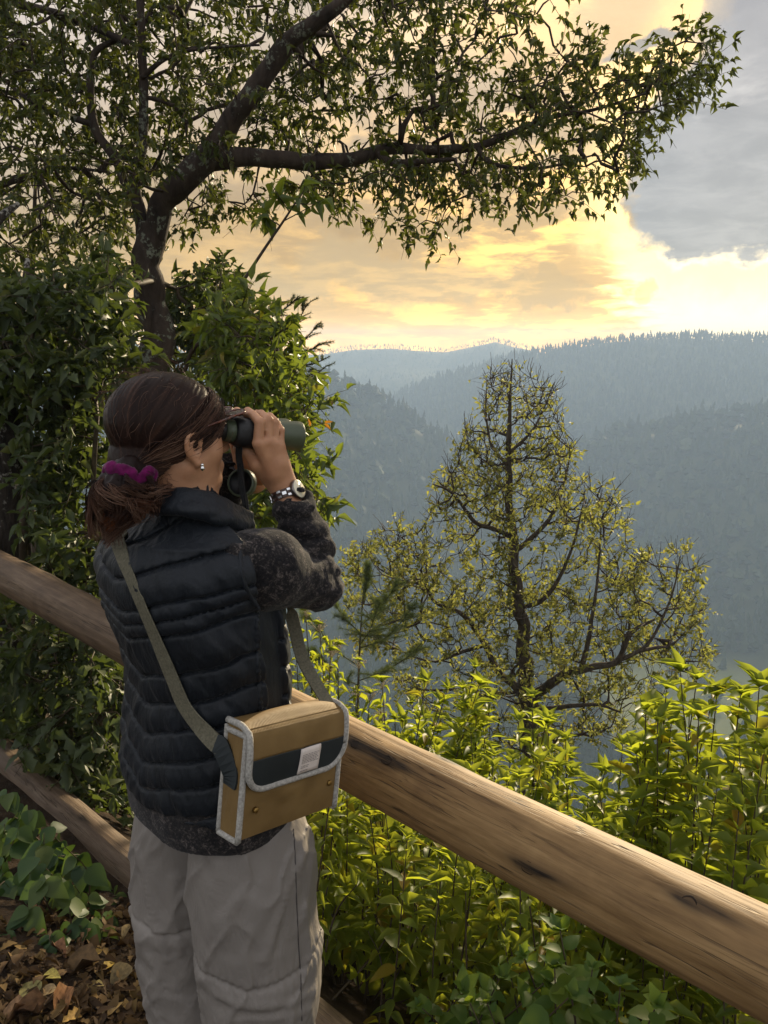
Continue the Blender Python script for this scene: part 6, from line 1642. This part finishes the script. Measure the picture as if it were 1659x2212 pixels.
# ------------------------------------------------------------------ plants and fallen leaves by the path on the left
def path_plant():
    r = np.random.default_rng(15); lv = Leaves(15); 
    root = empty('broadleaf_plant', np.array([-1.0, 1.95, 0]), 'low green plant with heart shaped leaves by the path at the lower left', 'plant')
    for x, y, Y in ((40, 1790, 2.25), (95, 1800, 2.2), (140, 1830, 2.1), (30, 1890, 2.15), (100, 1900, 2.05), (60, 1960, 2.0), (150, 1960, 2.0), (20, 2010, 1.95), (110, 2040, 1.9), (45, 2090, 1.85), (190, 1930, 2.1), (0, 1850, 2.2), (-20, 1940, 2.1), (75, 1850, 2.15), (130, 1900, 2.1), (10, 1780, 2.3), (170, 2000, 2.0), (60, 2030, 1.95), (-10, 2060, 1.9), (215, 1985, 2.1), (15, 1715, 2.55), (60, 1750, 2.45), (105, 1785, 2.4), (150, 1835, 2.35), (205, 1890, 2.3), (245, 1935, 2.25), (30, 1765, 2.45), (-20, 1730, 2.6), (180, 1865, 2.3), (85, 1815, 2.35), (235, 1960, 2.2), (125, 1850, 2.3)):
        tip = W(x, y, Y); b = np.array([tip[0] + r.normal(0, 0.06), tip[1] + r.normal(0, 0.06) + 0.05, 0]); b[2] = gz(b[0], b[1]) - 0.02
        P = smooth_path([b, b * 0.5 + tip * 0.5 + r.normal(0, 0.02, 3), tip], 10); mb = MB(); mb.tube(P, np.linspace(0.003, 0.0014, 10), 5); mb.build('stem', M['stem'], root)
        for k in range(7):
            a = r.uniform(0, 6.28); i = r.integers(4, 10); L = r.uniform(0.055, 0.095)
            lv.add(P[i], np.array([math.cos(a), math.sin(a) - 0.3, -r.uniform(0.1, 0.9)]), np.array([r.normal(0, 0.2), -0.5 + r.normal(0, 0.2), 0.9]), L, L * r.uniform(0.62, 0.8))
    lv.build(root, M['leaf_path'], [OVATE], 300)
path_plant()
def litter():
    r = np.random.default_rng(16)
    def put(x, y):
        d = ray(x, y); t = -CAM[2] / d[2]; p = CAM + d * t
        for _ in range(4): t = (gz(p[0], p[1]) - CAM[2]) / d[2]; p = CAM + d * t
        return p
    big = [(172, 2099, 0.115, 0.60, 1, (0.115, 0.070, 0.030), 'large dark brown fallen leaf with a pointed end on the path'),
           (192, 2085, 0.085, 0.45, 2, (0.27, 0.17, 0.040), 'long yellow fallen leaf lying beside the large dark brown one'),
           (237, 2098, 0.050, 0.55, 3, (0.30, 0.20, 0.035), 'small bright yellow pointed fallen leaf near the trouser leg'),
           (115, 2119, 0.050, 0.75, 0, (0.20, 0.17, 0.040), 'small round yellow green fallen leaf in the middle of the path'),
           (62, 2149, 0.090, 0.65, 0, (0.15, 0.13, 0.045), 'broad olive green fallen leaf at the lower left'),
           (97, 2156, 0.060, 0.55, 0, (0.24, 0.17, 0.085), 'pale tan oval fallen leaf right of the broad olive one'),
           (137, 2178, 0.090, 0.55, 1, (0.24, 0.115, 0.045), 'curled orange brown fallen leaf near the bottom of the path'),
           (80, 2194, 0.120, 0.45, 1, (0.16, 0.090, 0.045), 'long brown curled fallen leaf in the lower left corner'),
           (244, 2191, 0.060, 0.75, 0, (0.21, 0.145, 0.060), 'tan rounded fallen leaf close to the trouser hem'),
           (215, 2139, 0.030, 0.80, 0, (0.22, 0.17, 0.060), 'tiny round tan fallen leaf on bare soil'),
           (258, 2118, 0.080, 0.75, 0, (0.11, 0.080, 0.035), 'dull brown broad fallen leaf beside the trouser leg'),
           (130, 2062, 0.060, 0.60, 1, (0.19, 0.095, 0.045), 'reddish brown fallen leaf below the heart shaped leaves'),
           (272, 2024, 0.055, 0.50, 3, (0.20, 0.14, 0.060), 'tan fallen leaf under the lower rail by the trousers'),
           (182, 2037, 0.060, 0.65, 2, (0.19, 0.11, 0.050), 'orange brown lobed fallen leaf under the lower rail'),
           (160, 2208, 0.060, 0.60, 2, (0.28, 0.17, 0.045), 'yellow orange fallen leaf cut by the bottom edge'),
           (30, 2205, 0.080, 0.60, 1, (0.22, 0.125, 0.060), 'light brown fallen leaf in the bottom left corner')]
    for x, y, L, wr, tk, col, lab in big:
        p = put(x, y) + UPV * 0.022; a = r.uniform(0, 6.28); dd = norm([math.cos(a), math.sin(a), r.normal(0, 0.15)]); nn = norm(np.array([r.normal(0, 0.25), r.normal(0, 0.25) - 0.15, 1.0]))
        nn = norm(nn - dd * (nn @ dd)); s_ = np.cross(nn, dd); d_ = dd * L; w_ = s_ * L * wr; n_ = nn * L; p = p - d_ * 0.5
        tv, tq, tt = (OVATE, CURLY, OAK, LANCE)[tk]
        me = mesh_np('fallen_leaf', tv, tq, tt); me.materials.append(plain('dry_leaf_tone', col, 0.7, 0.25, nscale=6.0, namt=0.45))
        o = bpy.data.objects.new('fallen_leaf', me); COL.objects.link(o)
        o.matrix_world = Matrix(((d_[0], w_[0], n_[0], p[0]), (d_[1], w_[1], n_[1], p[1]), (d_[2], w_[2], n_[2], p[2]), (0, 0, 0, 1)))
        props(o, lab, 'leaf', 'fallen leaves on the path')
    lv = Leaves(16)
    for k, (x, y) in enumerate(in_poly([(-30, 2000), (150, 1950), (300, 1950), (345, 2260), (-30, 2260)], 620, r)):
        p = put(x, y); p[2] += 0.006 + r.uniform(0, 0.010)
        L = r.uniform(0.018, 0.055); a = r.uniform(0, 6.28)
        lv.add(p, norm([math.cos(a), math.sin(a), r.normal(0, 0.25)]), np.array([r.normal(0, 0.4), r.normal(0, 0.4), 1.0]), L, L * r.uniform(0.35, 0.7))
    root = empty('leaf_litter', (-0.8, 1.7, 0)); props(root, 'small crumbled leaf litter over the soil of the path', 'leaf litter', kind='stuff')
    lv.build(root, M['leaf_litter'], [OVATE, CURLY, OAK], 0)
M['leaf_litter'] = leaf_mat('litter', [(0.0, (0.045, 0.028, 0.016)), (0.6, (0.085, 0.050, 0.024)), (1.0, (0.17, 0.11, 0.04))], (0.10, 0.06, 0.02), 0.1, 0.75, 0.15)
litter()
